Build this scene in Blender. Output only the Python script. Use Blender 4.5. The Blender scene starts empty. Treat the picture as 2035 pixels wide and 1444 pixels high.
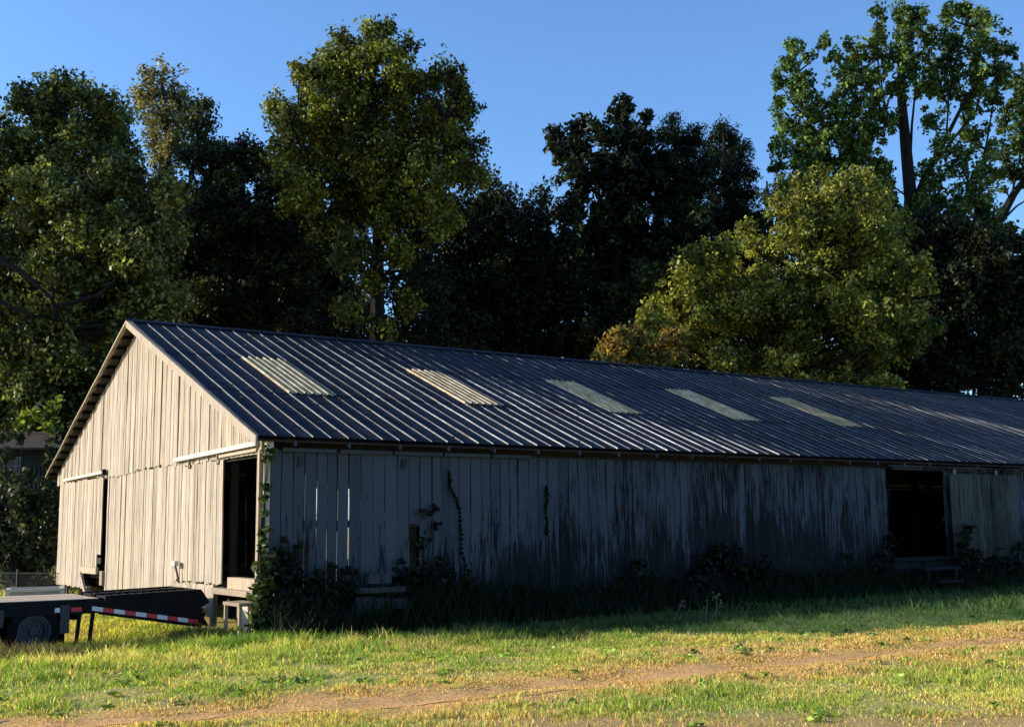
import bpy, bmesh, math, random
import numpy as np
from mathutils import Vector, Matrix
random.seed(11); rng = np.random.default_rng(11)
S = bpy.context.scene; COL = S.collection
# ------------------------------------------------------------------ camera, light, exposure
FPX, PW, PH = 2277.5, 2035.0, 1444.0
YAW, PIT, ROL = math.radians(56.0037), math.radians(8.2097), math.radians(-0.666)
CAM = np.array([-6.5066, -16.5532, 1.5966])
FW = np.array([math.cos(YAW)*math.cos(PIT), math.sin(YAW)*math.cos(PIT), math.sin(PIT)])
RT = np.array([math.sin(YAW), -math.cos(YAW), 0.0]); UP = np.cross(RT, FW)
RT, UP = RT*math.cos(ROL)+UP*math.sin(ROL), -RT*math.sin(ROL)+UP*math.cos(ROL)
cd = bpy.data.cameras.new('camera'); cam = bpy.data.objects.new('camera', cd); COL.objects.link(cam)
cd.sensor_width = 36; cd.lens = FPX/PW*36; cd.clip_end = 2000; cd.clip_start = 0.1
cam.matrix_world = Matrix(((RT[0], UP[0], -FW[0], CAM[0]), (RT[1], UP[1], -FW[1], CAM[1]), (RT[2], UP[2], -FW[2], CAM[2]), (0, 0, 0, 1)))
S.camera = cam
SUN = Vector((-0.769, 0.551, 0.3206)).normalized()
w = bpy.data.worlds.new('World'); S.world = w; w.use_nodes = True
nt = w.node_tree; bg = nt.nodes['Background']; sk = nt.nodes.new('ShaderNodeTexSky')
sk.sky_type = 'NISHITA'; sk.sun_disc = False; sk.sun_elevation = math.asin(SUN.z)
sk.sun_rotation = math.atan2(SUN.x, SUN.y); sk.air_density = 1.0; sk.dust_density = 0.8; sk.ozone_density = 2.0
tm = nt.nodes.new('ShaderNodeMix'); tm.data_type = 'RGBA'; tm.blend_type = 'MULTIPLY'; tm.inputs[0].default_value = 1; tm.inputs[7].default_value = (.76, 1.04, 1.36, 1)
nt.links.new(sk.outputs[0], tm.inputs[6]); nt.links.new(tm.outputs[2], bg.inputs[0]); bg.inputs[1].default_value = 0.145
sd = bpy.data.lights.new('sun', 'SUN'); sd.energy = 5.0; sd.angle = math.radians(0.5); sd.color = (1, .90, .74)
so = bpy.data.objects.new('sun', sd); COL.objects.link(so); so.rotation_euler = SUN.to_track_quat('Z', 'Y').to_euler(); so.location = (-20, 10, 20)
S.view_settings.view_transform = 'Standard'; S.view_settings.look = 'None'; S.view_settings.exposure = 0.5
S.view_settings.gamma = 1; S.view_settings.use_curve_mapping = False

def at(px, py, D):                      # a point D metres in front of the camera
    return CAM + D*(FW + RT*(px-PW/2)/FPX - UP*(py-PH/2)/FPX)

# ------------------------------------------------------------------ helpers
def tag(o, label=None, cat=None, group=None, kind=None):
    if label: o['label'] = label
    if cat: o['category'] = cat
    if group: o['group'] = group
    if kind: o['kind'] = kind
    return o
def empty(name, loc=(0, 0, 0), rz=0):
    o = bpy.data.objects.new(name, None); COL.objects.link(o); o.location = loc; o.rotation_euler = (0, 0, rz); o.empty_display_size = .2
    return o
def link(name, me, m=None, parent=None, loc=None):
    o = bpy.data.objects.new(name, me); COL.objects.link(o)
    if m and not me.materials: me.materials.append(m)
    if parent: o.parent = parent
    if loc is not None: o.location = loc
    return o
class MB:
    def __init__(s): s.v = []; s.f = []
    def add(s, vs, fs):
        n = len(s.v); s.v += [tuple(v) for v in vs]; s.f += [tuple(i+n for i in f) for f in fs]; return s
    def box(s, a, b):
        x0, y0, z0 = a; x1, y1, z1 = b
        return s.add([(x0,y0,z0),(x1,y0,z0),(x1,y1,z0),(x0,y1,z0),(x0,y0,z1),(x1,y0,z1),(x1,y1,z1),(x0,y1,z1)],
                     [(0,3,2,1),(4,5,6,7),(0,1,5,4),(1,2,6,5),(2,3,7,6),(3,0,4,7)])
    def bar(s, p, q, w_, h_, up=(0, 0, 1)):   # rectangular bar from p to q
        p = Vector(p); q = Vector(q); d = (q-p).normalized(); u = Vector(up); r = d.cross(u)
        if r.length < 1e-4: r = d.cross(Vector((1, 0, 0)))
        r.normalize(); u = r.cross(d); vs = []
        for e in (p, q):
            for a, b in ((-1,-1),(1,-1),(1,1),(-1,1)): vs.append(e+r*a*w_/2+u*b*h_/2)
        return s.add(vs, [(0,3,2,1),(4,5,6,7),(0,1,5,4),(1,2,6,5),(2,3,7,6),(3,0,4,7)])
    def tube(s, pts, rad, n=6, cap=True):
        pts = [Vector(p) for p in pts]
        if not hasattr(rad, '__len__'): rad = [rad]*len(pts)
        vs = []; fs = []; u = None
        for i, p in enumerate(pts):
            d = (pts[min(i+1, len(pts)-1)]-pts[max(i-1, 0)]).normalized()
            if u is None: u = d.orthogonal().normalized()
            u = (u-d*u.dot(d)).normalized(); r = d.cross(u)
            for k in range(n):
                a = 2*math.pi*k/n; vs.append(p+(u*math.cos(a)+r*math.sin(a))*rad[i])
        for i in range(len(pts)-1):
            for k in range(n): fs.append((i*n+k, i*n+(k+1) % n, (i+1)*n+(k+1) % n, (i+1)*n+k))
        if cap: fs += [tuple(range(n))[::-1], tuple((len(pts)-1)*n+k for k in range(n))]
        return s.add(vs, fs)
    def ring(s, c, r0, r1, y0, y1, n=28):    # annulus about the Y axis (wheel parts)
        vs = []; fs = []
        for k in range(n):
            a = 2*math.pi*k/n; cx, cz = math.cos(a), math.sin(a)
            for (r, y) in ((r0, y0), (r1, y0), (r1, y1), (r0, y1)): vs.append((c[0]+r*cx, c[1]+y, c[2]+r*cz))
        for k in range(n):
            a = k*4; b = ((k+1) % n)*4
            for j in range(4): fs.append((a+j, a+(j+1) % 4, b+(j+1) % 4, b+j))
        return s.add(vs, fs)
    def mesh(s, name):
        me = bpy.data.meshes.new(name); me.from_pydata(s.v, [], s.f); me.update()
        bm = bmesh.new(); bm.from_mesh(me); bmesh.ops.recalc_face_normals(bm, faces=bm.faces); bm.to_mesh(me); bm.free()
        return me
    def build(s, name, m, parent=None, loc=None): return link(name, s.mesh(name), m, parent, loc)
def npmesh(name, V, Fq, colors=None, k=4):
    me = bpy.data.meshes.new(name); nf = len(Fq)
    me.vertices.add(len(V)); me.vertices.foreach_set('co', np.asarray(V, np.float32).ravel())
    me.loops.add(nf*k); me.loops.foreach_set('vertex_index', np.asarray(Fq, np.int32).ravel())
    me.polygons.add(nf); me.polygons.foreach_set('loop_start', np.arange(0, nf*k, k, dtype=np.int32))
    if colors is not None:
        a = me.attributes.new('tint', 'FLOAT_COLOR', 'POINT')
        c = np.ones((len(V), 4), np.float32); c[:, :3] = colors; a.data.foreach_set('color', c.ravel())
    me.update(calc_edges=True); return me
_tab = rng.random((256, 256))
def vnoise(x, y, s, off=0.0):
    x = np.asarray(x)/s+off+500; y = np.asarray(y)/s+off*1.7+500
    xi = np.floor(x).astype(int); yi = np.floor(y).astype(int); fx = x-xi; fy = y-yi
    fx = fx*fx*(3-2*fx); fy = fy*fy*(3-2*fy); g = lambda i, j: _tab[i % 256, j % 256]
    return (g(xi, yi)*(1-fx)+g(xi+1, yi)*fx)*(1-fy)+(g(xi, yi+1)*(1-fx)+g(xi+1, yi+1)*fx)*fy
def fbm(x, y, s, off=0.0, o=4):
    t = 0; a = 1; n = 0
    for i in range(o): t = t+a*vnoise(x, y, s/2**i, off+i*7.3); n += a; a *= .5
    return t/n
def sstep(a, b, x): t = np.clip((np.asarray(x)-a)/(b-a), 0, 1); return t*t*(3-2*t)

# ------------------------------------------------------------------ materials
def newmat(name):
    m = bpy.data.materials.new(name); m.use_nodes = True; n = m.node_tree; return m, n, n.nodes['Principled BSDF']
def mnode(n, typ, **kw):
    x = n.nodes.new(typ)
    for k, v in kw.items(): setattr(x, k, v)
    return x
def ramp(n, src, stops):
    r = n.nodes.new('ShaderNodeValToRGB'); n.links.new(src, r.inputs[0]); e = r.color_ramp.elements
    while len(e) < len(stops): e.new(.5)
    for i, (p, c) in enumerate(stops):
        e[i].position = p; e[i].color = (c, c, c, 1) if not hasattr(c, '__len__') else (*c, 1)
    return r.outputs[0]
def mix(n, f, a, b, mode='MIX'):
    x = n.nodes.new('ShaderNodeMix'); x.data_type = 'RGBA'; x.blend_type = mode
    for s_, v in ((0, f), (6, a), (7, b)):
        if hasattr(v, 'is_linked'): n.links.new(v, x.inputs[s_])
        else: x.inputs[s_].default_value = v if s_ == 0 else (*v, 1)
    return x.outputs[2]
def noise(n, vec, scale, detail=4, rough=.6, dist=0):
    x = n.nodes.new('ShaderNodeTexNoise'); x.inputs['Scale'].default_value = scale; x.inputs['Detail'].default_value = detail
    x.inputs['Roughness'].default_value = rough; x.inputs['Distortion'].default_value = dist
    if vec is not None: n.links.new(vec, x.inputs['Vector'])
    return x.outputs['Fac']
def posmap(n, scale, obj_shift=True):
    g = n.nodes.new('ShaderNodeNewGeometry'); mp = n.nodes.new('ShaderNodeMapping'); mp.inputs['Scale'].default_value = scale
    n.links.new(g.outputs['Position'], mp.inputs['Vector'])
    if obj_shift:
        oi = n.nodes.new('ShaderNodeObjectInfo'); mu = n.nodes.new('ShaderNodeMath'); mu.operation = 'MULTIPLY'; mu.inputs[1].default_value = 37.
        n.links.new(oi.outputs['Random'], mu.inputs[0]); n.links.new(mu.outputs[0], mp.inputs['Location'])
    return mp.outputs['Vector']
def bump(n, bs, h, st, dist=.01):
    b = n.nodes.new('ShaderNodeBump'); b.inputs['Strength'].default_value = st; b.inputs['Distance'].default_value = dist
    n.links.new(h, b.inputs['Height']); n.links.new(b.outputs[0], bs.inputs['Normal'])
def wood(name, light, mid, dark, rough=.85, peel=None, fine=38):
    m, n, b = newmat(name)
    g1 = noise(n, posmap(n, (fine, fine, 1.1)), 1.0, 5, .65, .3)
    col = ramp(n, g1, [(.30, dark), (.46, mid), (.66, light)])
    g2 = noise(n, posmap(n, (90, 90, 1.6)), 1.0, 3, .6)
    col = mix(n, ramp(n, g2, [(.32, .75), (.40, 0.)]), col, tuple(c*.45 for c in dark))
    oi = n.nodes.new('ShaderNodeObjectInfo')
    col = mix(n, 1.0, col, ramp(n, oi.outputs['Random'], [(0, (.68, .66, .64)), (.25, (.92, .93, .96)), (.5, (.80, .77, .73)), (.8, (1.06, 1.04, 1.0)), (1, (.88, .90, .92))]), 'MULTIPLY')
    if peel:
        pc, lo, hi = peel
        p1 = noise(n, posmap(n, (16, 16, 1.5)), 1.0, 8, .78, .4)
        p2 = noise(n, posmap(n, (1.3, 1.3, .55), False), 1.0, 5, .65)
        g = n.nodes.new('ShaderNodeNewGeometry'); sx = n.nodes.new('ShaderNodeSeparateXYZ'); n.links.new(g.outputs['Position'], sx.inputs[0])
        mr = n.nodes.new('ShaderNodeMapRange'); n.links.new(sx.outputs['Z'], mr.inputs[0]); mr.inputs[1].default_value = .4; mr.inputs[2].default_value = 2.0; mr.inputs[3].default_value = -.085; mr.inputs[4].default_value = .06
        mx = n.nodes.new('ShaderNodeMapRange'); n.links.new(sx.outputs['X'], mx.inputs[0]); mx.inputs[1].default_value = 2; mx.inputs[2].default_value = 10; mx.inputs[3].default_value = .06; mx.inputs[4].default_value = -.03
        ad = None
        for o_, k in ((p1, .68), (p2, .32), (mr.outputs[0], 1), (mx.outputs[0], 1), (oi.outputs['Random'], .05)):
            mu = mnode(n, 'ShaderNodeMath', operation='MULTIPLY'); mu.inputs[1].default_value = k; n.links.new(o_, mu.inputs[0])
            if ad is None: ad = mu.outputs[0]
            else:
                a_ = mnode(n, 'ShaderNodeMath', operation='ADD'); n.links.new(ad, a_.inputs[0]); n.links.new(mu.outputs[0], a_.inputs[1]); ad = a_.outputs[0]
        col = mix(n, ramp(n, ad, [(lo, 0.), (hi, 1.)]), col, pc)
        col = mix(n, 1.0, col, ramp(n, oi.outputs['Random'], [(0, .72), (.4, 1.), (.7, .82), (1, 1.08)]), 'MULTIPLY')
    n.links.new(col, b.inputs['Base Color']); b.inputs['Roughness'].default_value = rough; b.inputs['Specular IOR Level'].default_value = .2
    bump(n, b, g1, .5, .006); return m
def plain(name, col, rough=.6, metal=0., var=.25, scale=6, spec=.4):
    m, n, b = newmat(name)
    f = noise(n, posmap(n, (1, 1, 1), False), scale, 5, .65)
    c = mix(n, ramp(n, f, [(.3, 0.), (.7, 1.)]), tuple(x*(1-var) for x in col), tuple(min(1, x*(1+var)) for x in col))
    n.links.new(c, b.inputs['Base Color']); b.inputs['Roughness'].default_value = rough; b.inputs['Metallic'].default_value = metal
    b.inputs['Specular IOR Level'].default_value = spec; bump(n, b, f, .15, .01); return m
M = {}
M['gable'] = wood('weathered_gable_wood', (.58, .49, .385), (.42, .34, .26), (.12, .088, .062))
M['trim'] = wood('pale_trim_wood', (.52, .44, .34), (.42, .34, .25), (.22, .165, .115))
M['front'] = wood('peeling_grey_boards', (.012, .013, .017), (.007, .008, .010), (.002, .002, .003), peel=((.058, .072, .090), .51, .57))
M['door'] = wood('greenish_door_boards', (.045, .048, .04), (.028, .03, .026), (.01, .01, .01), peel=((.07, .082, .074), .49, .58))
M['darkwood'] = wood('dark_framing_wood', (.05, .042, .034), (.034, .028, .023), (.012, .01, .008))
M['white'] = plain('white_painted_wood', (.50, .46, .39), .7, var=.18, scale=14)
M['concrete'] = plain('pale_concrete', (.52, .44, .36), .9, var=.25, scale=9)
M['lumber'] = wood('fresh_step_lumber', (.50, .39, .29), (.40, .30, .21), (.24, .17, .11))
M['black'] = plain('black_painted_steel', (.006, .006, .007), .6, var=.4, spec=.12)
M['blackrub'] = plain('tyre_rubber', (.007, .007, .007), .85, spec=.1)
M['steel'] = plain('worn_rim_steel', (.03, .033, .042), .5, .3, var=.4, scale=30)
M['deck'] = wood('trailer_deck_planks', (.72, .60, .45), (.58, .47, .34), (.32, .24, .16))
M['bin'] = plain('grey_plastic', (.42, .42, .40), .55, var=.12)
M['bindark'] = plain('grey_plastic_recess', (.30, .29, .28), .6, var=.12)
M['red'] = plain('red_reflective', (.55, .02, .03), .4, var=.1)
M['wtape'] = plain('white_reflective', (.62, .62, .62), .4, var=.1)
M['wire'] = plain('galvanised_wire', (.025, .027, .027), .5, .4)
M['rust'] = plain('rusty_crate', (.22, .06, .03), .8)
M['bark'] = wood('tree_bark', (.024, .020, .017), (.014, .012, .010), (.005, .0045, .004), fine=12)
M['cabin'] = wood('cabin_green_boards', (.035, .045, .036), (.022, .03, .024), (.008, .01, .008))
M['frame'] = plain('dull_window_paint', (.16, .17, .18), .7)
M['slat'] = wood('pale_slats', (.06, .066, .072), (.042, .045, .05), (.012, .012, .012))
M['stalk'] = plain('dry_stalk', (.17, .14, .09), .8)
M['shingle'] = plain('leaf_littered_roof', (.03, .02, .016), .95, var=.5, scale=12)
M['glass'] = plain('dark_window_glass', (.01, .012, .015), .08, var=.1)
def roofmat():
    m, n, b = newmat('weathered_roof_metal')
    f = noise(n, posmap(n, (1.2, 3.5, 3.5)), 1.6, 6, .7, .4); f2 = noise(n, posmap(n, (1, 1, 1)), 26, 4, .7)
    c = ramp(n, f, [(.3, (.045, .05, .058)), (.55, (.075, .08, .09)), (.75, (.125, .13, .138))])
    c = mix(n, ramp(n, f2, [(.28, .6), (.42, 0.)]), c, (.07, .065, .06))
    oi = n.nodes.new('ShaderNodeObjectInfo'); c = mix(n, 1., c, ramp(n, oi.outputs['Random'], [(0, .82), (1, 1.12)]), 'MULTIPLY')
    n.links.new(c, b.inputs['Base Color']); b.inputs['Metallic'].default_value = .8; b.inputs['Roughness'].default_value = .43
    b.inputs['Specular IOR Level'].default_value = .12; b.inputs['Specular Tint'].default_value = (.26, .30, .38, 1)
    rr_ = noise(n, posmap(n, (2.2, .7, .7)), 1.3, 6, .75, .6); c = mix(n, ramp(n, rr_, [(.54, 0.), (.68, .7)]), c, (.065, .042, .028)); n.links.new(c, b.inputs['Base Color'])
    n.links.new(ramp(n, rr_, [(.3, .38), (.7, .62)]), b.inputs['Roughness'])
    bump(n, b, f2, .2, .004); return m
M['roof'] = roofmat()
def skymat():
    m, n, b = newmat('fibreglass_skylight')
    f = noise(n, posmap(n, (3, 1, 1)), 3, 5, .6)
    c = ramp(n, f, [(.3, (.26, .19, .11)), (.55, (.52, .40, .25)), (.7, (.68, .55, .38))])
    oi = n.nodes.new('ShaderNodeObjectInfo'); c = mix(n, 1., c, ramp(n, oi.outputs['Random'], [(0, (.75, .72, .62)), (.5, (1, .96, .9)), (1, (.85, .88, .8))]), 'MULTIPLY')
    n.links.new(c, b.inputs['Base Color']); b.inputs['Roughness'].default_value = .6; b.inputs['Specular IOR Level'].default_value = .2
    return m
M['skylight'] = skymat()
def leafmat(name, trans=.35, rough=.5):
    m = bpy.data.materials.new(name); m.use_nodes = True; n = m.node_tree; n.nodes.clear()
    out = n.nodes.new('ShaderNodeOutputMaterial'); at_ = n.nodes.new('ShaderNodeAttribute'); at_.attribute_name = 'tint'
    pb = n.nodes.new('ShaderNodeBsdfPrincipled'); pb.inputs['Roughness'].default_value = rough; pb.inputs['Specular IOR Level'].default_value = .25
    tr = n.nodes.new('ShaderNodeBsdfTranslucent'); mx = n.nodes.new('ShaderNodeMixShader'); mx.inputs[0].default_value = trans
    c2 = mix(n, 1., at_.outputs['Color'], (1.25, 1.25, .6), 'MULTIPLY')
    n.links.new(at_.outputs['Color'], pb.inputs['Base Color']); n.links.new(c2, tr.inputs['Color'])
    n.links.new(pb.outputs[0], mx.inputs[1]); n.links.new(tr.outputs[0], mx.inputs[2]); n.links.new(mx.outputs[0], out.inputs[0]); return m
M['leaf'] = leafmat('leaves'); M['grass'] = leafmat('grass_blades', .42, .6)
def groundmat(name, tintmul=1.):
    m, n, b = newmat(name); at_ = n.nodes.new('ShaderNodeAttribute'); at_.attribute_name = 'tint'
    f = noise(n, posmap(n, (1, 1, 1), False), 22, 6, .7)
    c = mix(n, 1., at_.outputs['Color'], ramp(n, f, [(.25, .5), (.5, .95), (.75, 1.25)]), 'MULTIPLY')
    n.links.new(c, b.inputs['Base Color']); b.inputs['Roughness'].default_value = .95; b.inputs['Specular IOR Level'].default_value = .1
    bump(n, b, f, .8, .03); return m
M['ground'] = groundmat('soil_and_thatch')

# ------------------------------------------------------------------ ground, track
TX = [-40, -4.5, -1.1, 2.9, 5.5, 9, 14, 30]; TY = [-4, -5.9, -6.6, -6.75, -6.8, -6.9, -7.3, -9]
def track_d(x, y): return np.abs(y-np.interp(x, TX, TY)-.35*(fbm(x, y, 1.7, 3)-.5))
def track_b(x, y):                       # the bare rut nearest the camera, lower right
    return np.abs(y-(-8.75-.62*(x+1.1)*(x > -1.1)-.0*x)-.8*(fbm(x, y, 1.3, 9)-.5))
def gz(x, y):
    x = np.asarray(x, float); y = np.asarray(y, float)
    z = -.20*np.exp(-((x+2.5)/3.2)**2-((y-2.2)/1.8)**2)
    z = z+2.4*np.exp(-((x+1.5)/5)**2-((y-25)/5.5)**2)
    z = z+.05*(fbm(x, y, 2.2, 1)-.5)+.045*(fbm(x, y, .45, 5, 3)-.5)
    return z-.04*np.exp(-(track_d(x, y)/.28)**2)
def gcol(x, y):
    d = track_d(x, y); n1 = fbm(x, y, 1.6, 21); n2 = fbm(x, y, .35, 33)
    soil = np.stack([.74+0*x, .38+0*x, .14+0*x], -1); thatch = np.stack([.46+0*x, .38+0*x, .12+0*x], -1); brown = np.stack([.46+0*x, .30+0*x, .12+0*x], -1)
    t = np.maximum(np.clip(1-sstep(.2, 1.0, d+1.1*(n2-.5)), 0, 1), .8*sstep(.56, .66, n1))[..., None]
    c = thatch*(.7+.6*n1[..., None])*(1-t)+soil*(.8+.4*n2[..., None])*t
    tb = (1-sstep(.3, 1.0, track_b(x, y)))[..., None]*.8
    return c*(1-tb)+brown*tb
def grid(xs, ys, name, dz=0.):
    X, Y = np.meshgrid(xs, ys, indexing='ij'); Z = gz(X, Y)+dz; V = np.stack([X, Y, Z], -1).reshape(-1, 3); nx, ny = len(xs), len(ys)
    i = np.arange(nx-1)[:, None]*ny+np.arange(ny-1)[None]; Fq = np.stack([i, i+ny, i+ny+1, i+1], -1).reshape(-1, 4)
    return npmesh(name, V, Fq, gcol(X, Y).reshape(-1, 3))
xs = np.unique(np.concatenate([np.linspace(-900, -60, 10), np.linspace(-60, -8, 20), np.arange(-8, 14, .09), np.linspace(14, 50, 60), np.linspace(50, 900, 14)]))
ys = np.unique(np.concatenate([np.linspace(-900, -60, 10), np.linspace(-60, -13, 16), np.arange(-13, 2, .09), np.linspace(2, 40, 50), np.linspace(40, 1200, 16)]))
gme = grid(xs, ys, 'ground'); gme.polygons.foreach_set('use_smooth', [True]*len(gme.polygons))
g = link('ground', gme, M['ground']); tag(g, kind='structure')
# dirt track: a ragged strip lying on the ground
tx = np.arange(-9, 16, .08); wv = np.linspace(-1, 1, 9)
X = np.repeat(tx[:, None], 9, 1); hw = .06+.42*fbm(tx, tx*0, 1.3, 50)**1.5+.5*(fbm(tx, tx*0+9, .35, 51)-.5)
Y = np.interp(X, TX, TY)+wv[None]*np.maximum(.05, hw)[:, None]+.35*(fbm(X, X*0, 1., 54)-.5)
Z = gz(X, Y)+.006; V = np.stack([X, Y, Z], -1).reshape(-1, 3)
i = np.arange(len(tx)-1)[:, None]*9+np.arange(8)[None]; Fq = np.stack([i, i+9, i+10, i+1], -1).reshape(-1, 4)
nc = .75+.5*fbm(X, Y, .3, 61)[..., None]
tc = (np.array([.74, .40, .155])*nc).reshape(-1, 3)
tag(link('dirt_track', npmesh('dirt_track', V, Fq, tc), M['ground']), kind='structure')

# ------------------------------------------------------------------ grass
def blades(name, x, y, h, wd, col, lean=.45, zoff=0., z=None):
    n = len(x); a = rng.random(n)*2*math.pi; z = (gz(x, y) if z is None else z)+zoff
    dx, dy = np.cos(a)*wd/2, np.sin(a)*wd/2; la = rng.random(n)*2*math.pi; ll = h*lean*(.3+rng.random(n)*1.1)
    lx, ly = np.cos(la)*ll, np.sin(la)*ll; V = np.empty((n, 5, 3), np.float32); hh = np.sqrt(np.maximum(h*h-ll*ll*.6, h*h*.12))
    V[:, 0] = np.stack([x-dx, y-dy, z-.01], -1); V[:, 1] = np.stack([x+dx, y+dy, z-.01], -1)
    V[:, 2] = np.stack([x+lx*.35+dx*.75, y+ly*.35+dy*.75, z+hh*.6], -1); V[:, 3] = np.stack([x+lx*.35-dx*.75, y+ly*.35-dy*.75, z+hh*.6], -1)
    V[:, 4] = np.stack([x+lx, y+ly, z+hh], -1)
    b = np.arange(n)[:, None]*5
    tri = np.concatenate([b+[0, 1, 2], b+[0, 2, 3], b+[3, 2, 4]], 0)
    return npmesh(name, V.reshape(-1, 3), tri, np.repeat(col, 5, 0), 3)
def frustum_pts(n, d0, d1, side=.56):
    u = rng.random(n); D = np.sqrt(d0*d0+u*(d1*d1-d0*d0)); L = (rng.random(n)*2-1)*side*D
    fx, fy = math.cos(YAW), math.sin(YAW); return CAM[0]+fx*D+fy*L, CAM[1]+fy*D-fx*L
GREEN = np.array([.30, .43, .055]); YEL = np.array([.62, .63, .12]); STRAW = np.array([.78, .58, .22]); RUST = np.array([.72, .42, .15])
def grasscol(x, y, n):
    d = track_d(x, y); g1 = fbm(x, y, 1.9, 71); g2 = fbm(x, y, .6, 75)
    barn_shade = sstep(-3.4, -2.4, y-.02*x+1.6*(g2-.5))*sstep(1., 4., x)  # mask of the barn's shadow zone, where shade is put into the blade colour
    t = np.clip((g1-.5)*3.5+.55+(g2-.5)*1.8, 0, 1); dry = np.clip(1-sstep(.3, 1.9, d-(g1-.5)*3.2), 0, 1)
    dry = np.maximum(dry, .65*(1-sstep(.2, 1., track_b(x, y))))
    c = GREEN[None]*(1-t[:, None])+YEL[None]*t[:, None]
    r = rng.random(n); c = np.where((r < .24+.6*dry+.35*(g2 > .58))[:, None], STRAW[None], c); c = np.where((r < .38*dry)[:, None], RUST[None], c)
    c = c*(1-.88*barn_shade[:, None])+np.array([.02, .06, .02])[None]*(.88*barn_shade[:, None])  # blades in that zone blended to a dark shade green
    return c*(.3+1.15*rng.random(n))[:, None]
def keep(x, y): return ~((x > .1) & (y > .15) & (x < 43) & (y < 13.8))
N = 500000
x, y = frustum_pts(N, 8.6, 21.5); d = track_d(x, y); dens = .95+.05*sstep(.1, .7, d+.5*(fbm(x, y, .3, 81)-.5)); dens *= .35+.65*sstep(.1, .7, track_b(x, y)+.3*(fbm(x, y, .25, 87)-.5))
dens *= .22+.78*sstep(.40, .52, fbm(x, y, .42, 83)); k = (rng.random(N) < dens) & keep(x, y); x, y = x[k], y[k]; n = len(x)
d = track_d(x, y); far = sstep(-4.6, -1.2, y+.08*x); h = (.018+.06*fbm(x, y, .4, 90)**2*2.2)*(.3+.7*sstep(.1, .9, d))+.10*far*(rng.random(n)**2)+.03*far
h *= (.38+.6*rng.random(n))*(1+.5*(fbm(x, y, .22, 99, 2) > .64))
D = np.hypot(x-CAM[0], y-CAM[1])
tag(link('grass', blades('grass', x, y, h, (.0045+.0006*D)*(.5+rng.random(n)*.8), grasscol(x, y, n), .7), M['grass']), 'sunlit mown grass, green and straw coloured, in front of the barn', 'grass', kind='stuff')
N = 90000
x, y = frustum_pts(N, 21.5, 42); k = keep(x, y) & (y < 15); x, y = x[k], y[k]; n = len(x)
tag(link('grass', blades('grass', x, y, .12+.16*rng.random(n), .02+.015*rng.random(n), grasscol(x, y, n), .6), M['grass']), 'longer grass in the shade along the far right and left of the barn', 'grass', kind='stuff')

# ------------------------------------------------------------------ leaves
def leafcloud(cs, rs, cols, per, size, elong=1.7, up=.3, spread=1., flat=1.):
    """cs: clump centres (n,3), rs radii, cols tint; 'per' leaves per clump. returns V,F,C"""
    n = len(cs); N = n*per; c = np.repeat(cs, per, 0); r = np.repeat(rs, per)[:, None]
    p = rng.normal(size=(N, 3)); p /= np.linalg.norm(p, axis=1)[:, None]; p *= (rng.random(N)[:, None])**.45; p[:, 2] *= flat
    c = c+p*r*spread
    nrm = rng.normal(size=(N, 3))+np.array([0, 0, up])*1.5+p*.6; nrm /= np.linalg.norm(nrm, axis=1)[:, None]
    a = rng.normal(size=(N, 3)); a[:, 2] -= .5; a -= nrm*(a*nrm).sum(1)[:, None]; a /= np.linalg.norm(a, axis=1)[:, None]; b = np.cross(nrm, a)
    s = (size*(.6+.8*rng.random(N)))[:, None]; L = s*elong/2; W_ = s/2
    V = np.stack([c-a*L, c+b*W_+a*L*.1+nrm*s*.12, c+a*L, c-b*W_+a*L*.1+nrm*s*.12], 1).reshape(-1, 3)
    F_ = np.arange(N*4).reshape(-1, 4); col = np.repeat(cols*(.7+.6*rng.random(n))[:, None], per, 0)*(.3+1.6*rng.random(N)**1.6)[:, None]
    return V, F_, np.repeat(col, 4, 0)
def clumps(blobs, dens, rr, shell=.5, edge=1.12, squash=.85, tints=None, cull=None):
    cs = []; rs = []; cl = []
    for i, (p, r) in enumerate(blobs):
        m = max(5, int(dens*r*r)); v = rng.normal(size=(m, 3)); v /= np.linalg.norm(v, axis=1)[:, None]
        q = v*(r*edge*(shell+(1-shell)*rng.random(m)**.6))[:, None]; q[:, 2] *= squash; q[:, :2] *= 1+.15*rng.normal()
        q *= np.where(rng.random(m) < .2, 1.15+.33*rng.random(m), 1.)[:, None]; lump = .82+.34*np.sin(v[:, 0]*4+i)*np.cos(v[:, 2]*5+i*2)+.12*np.sin(v[:, 1]*9+v[:, 2]*8+i); q *= lump[:, None]
        cs.append(np.array(p)[None]+q); rs.append(rr*(.6+.8*rng.random(m)))
        t = np.clip(rng.normal(.5+.25*math.sin(i*2.1), .28, m), 0, 1)[:, None]; cl.append(tints[0]*(1-t)+tints[1]*t)
    return np.concatenate(cs), np.concatenate(rs), np.concatenate(cl)
TOTAL = [0]
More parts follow.
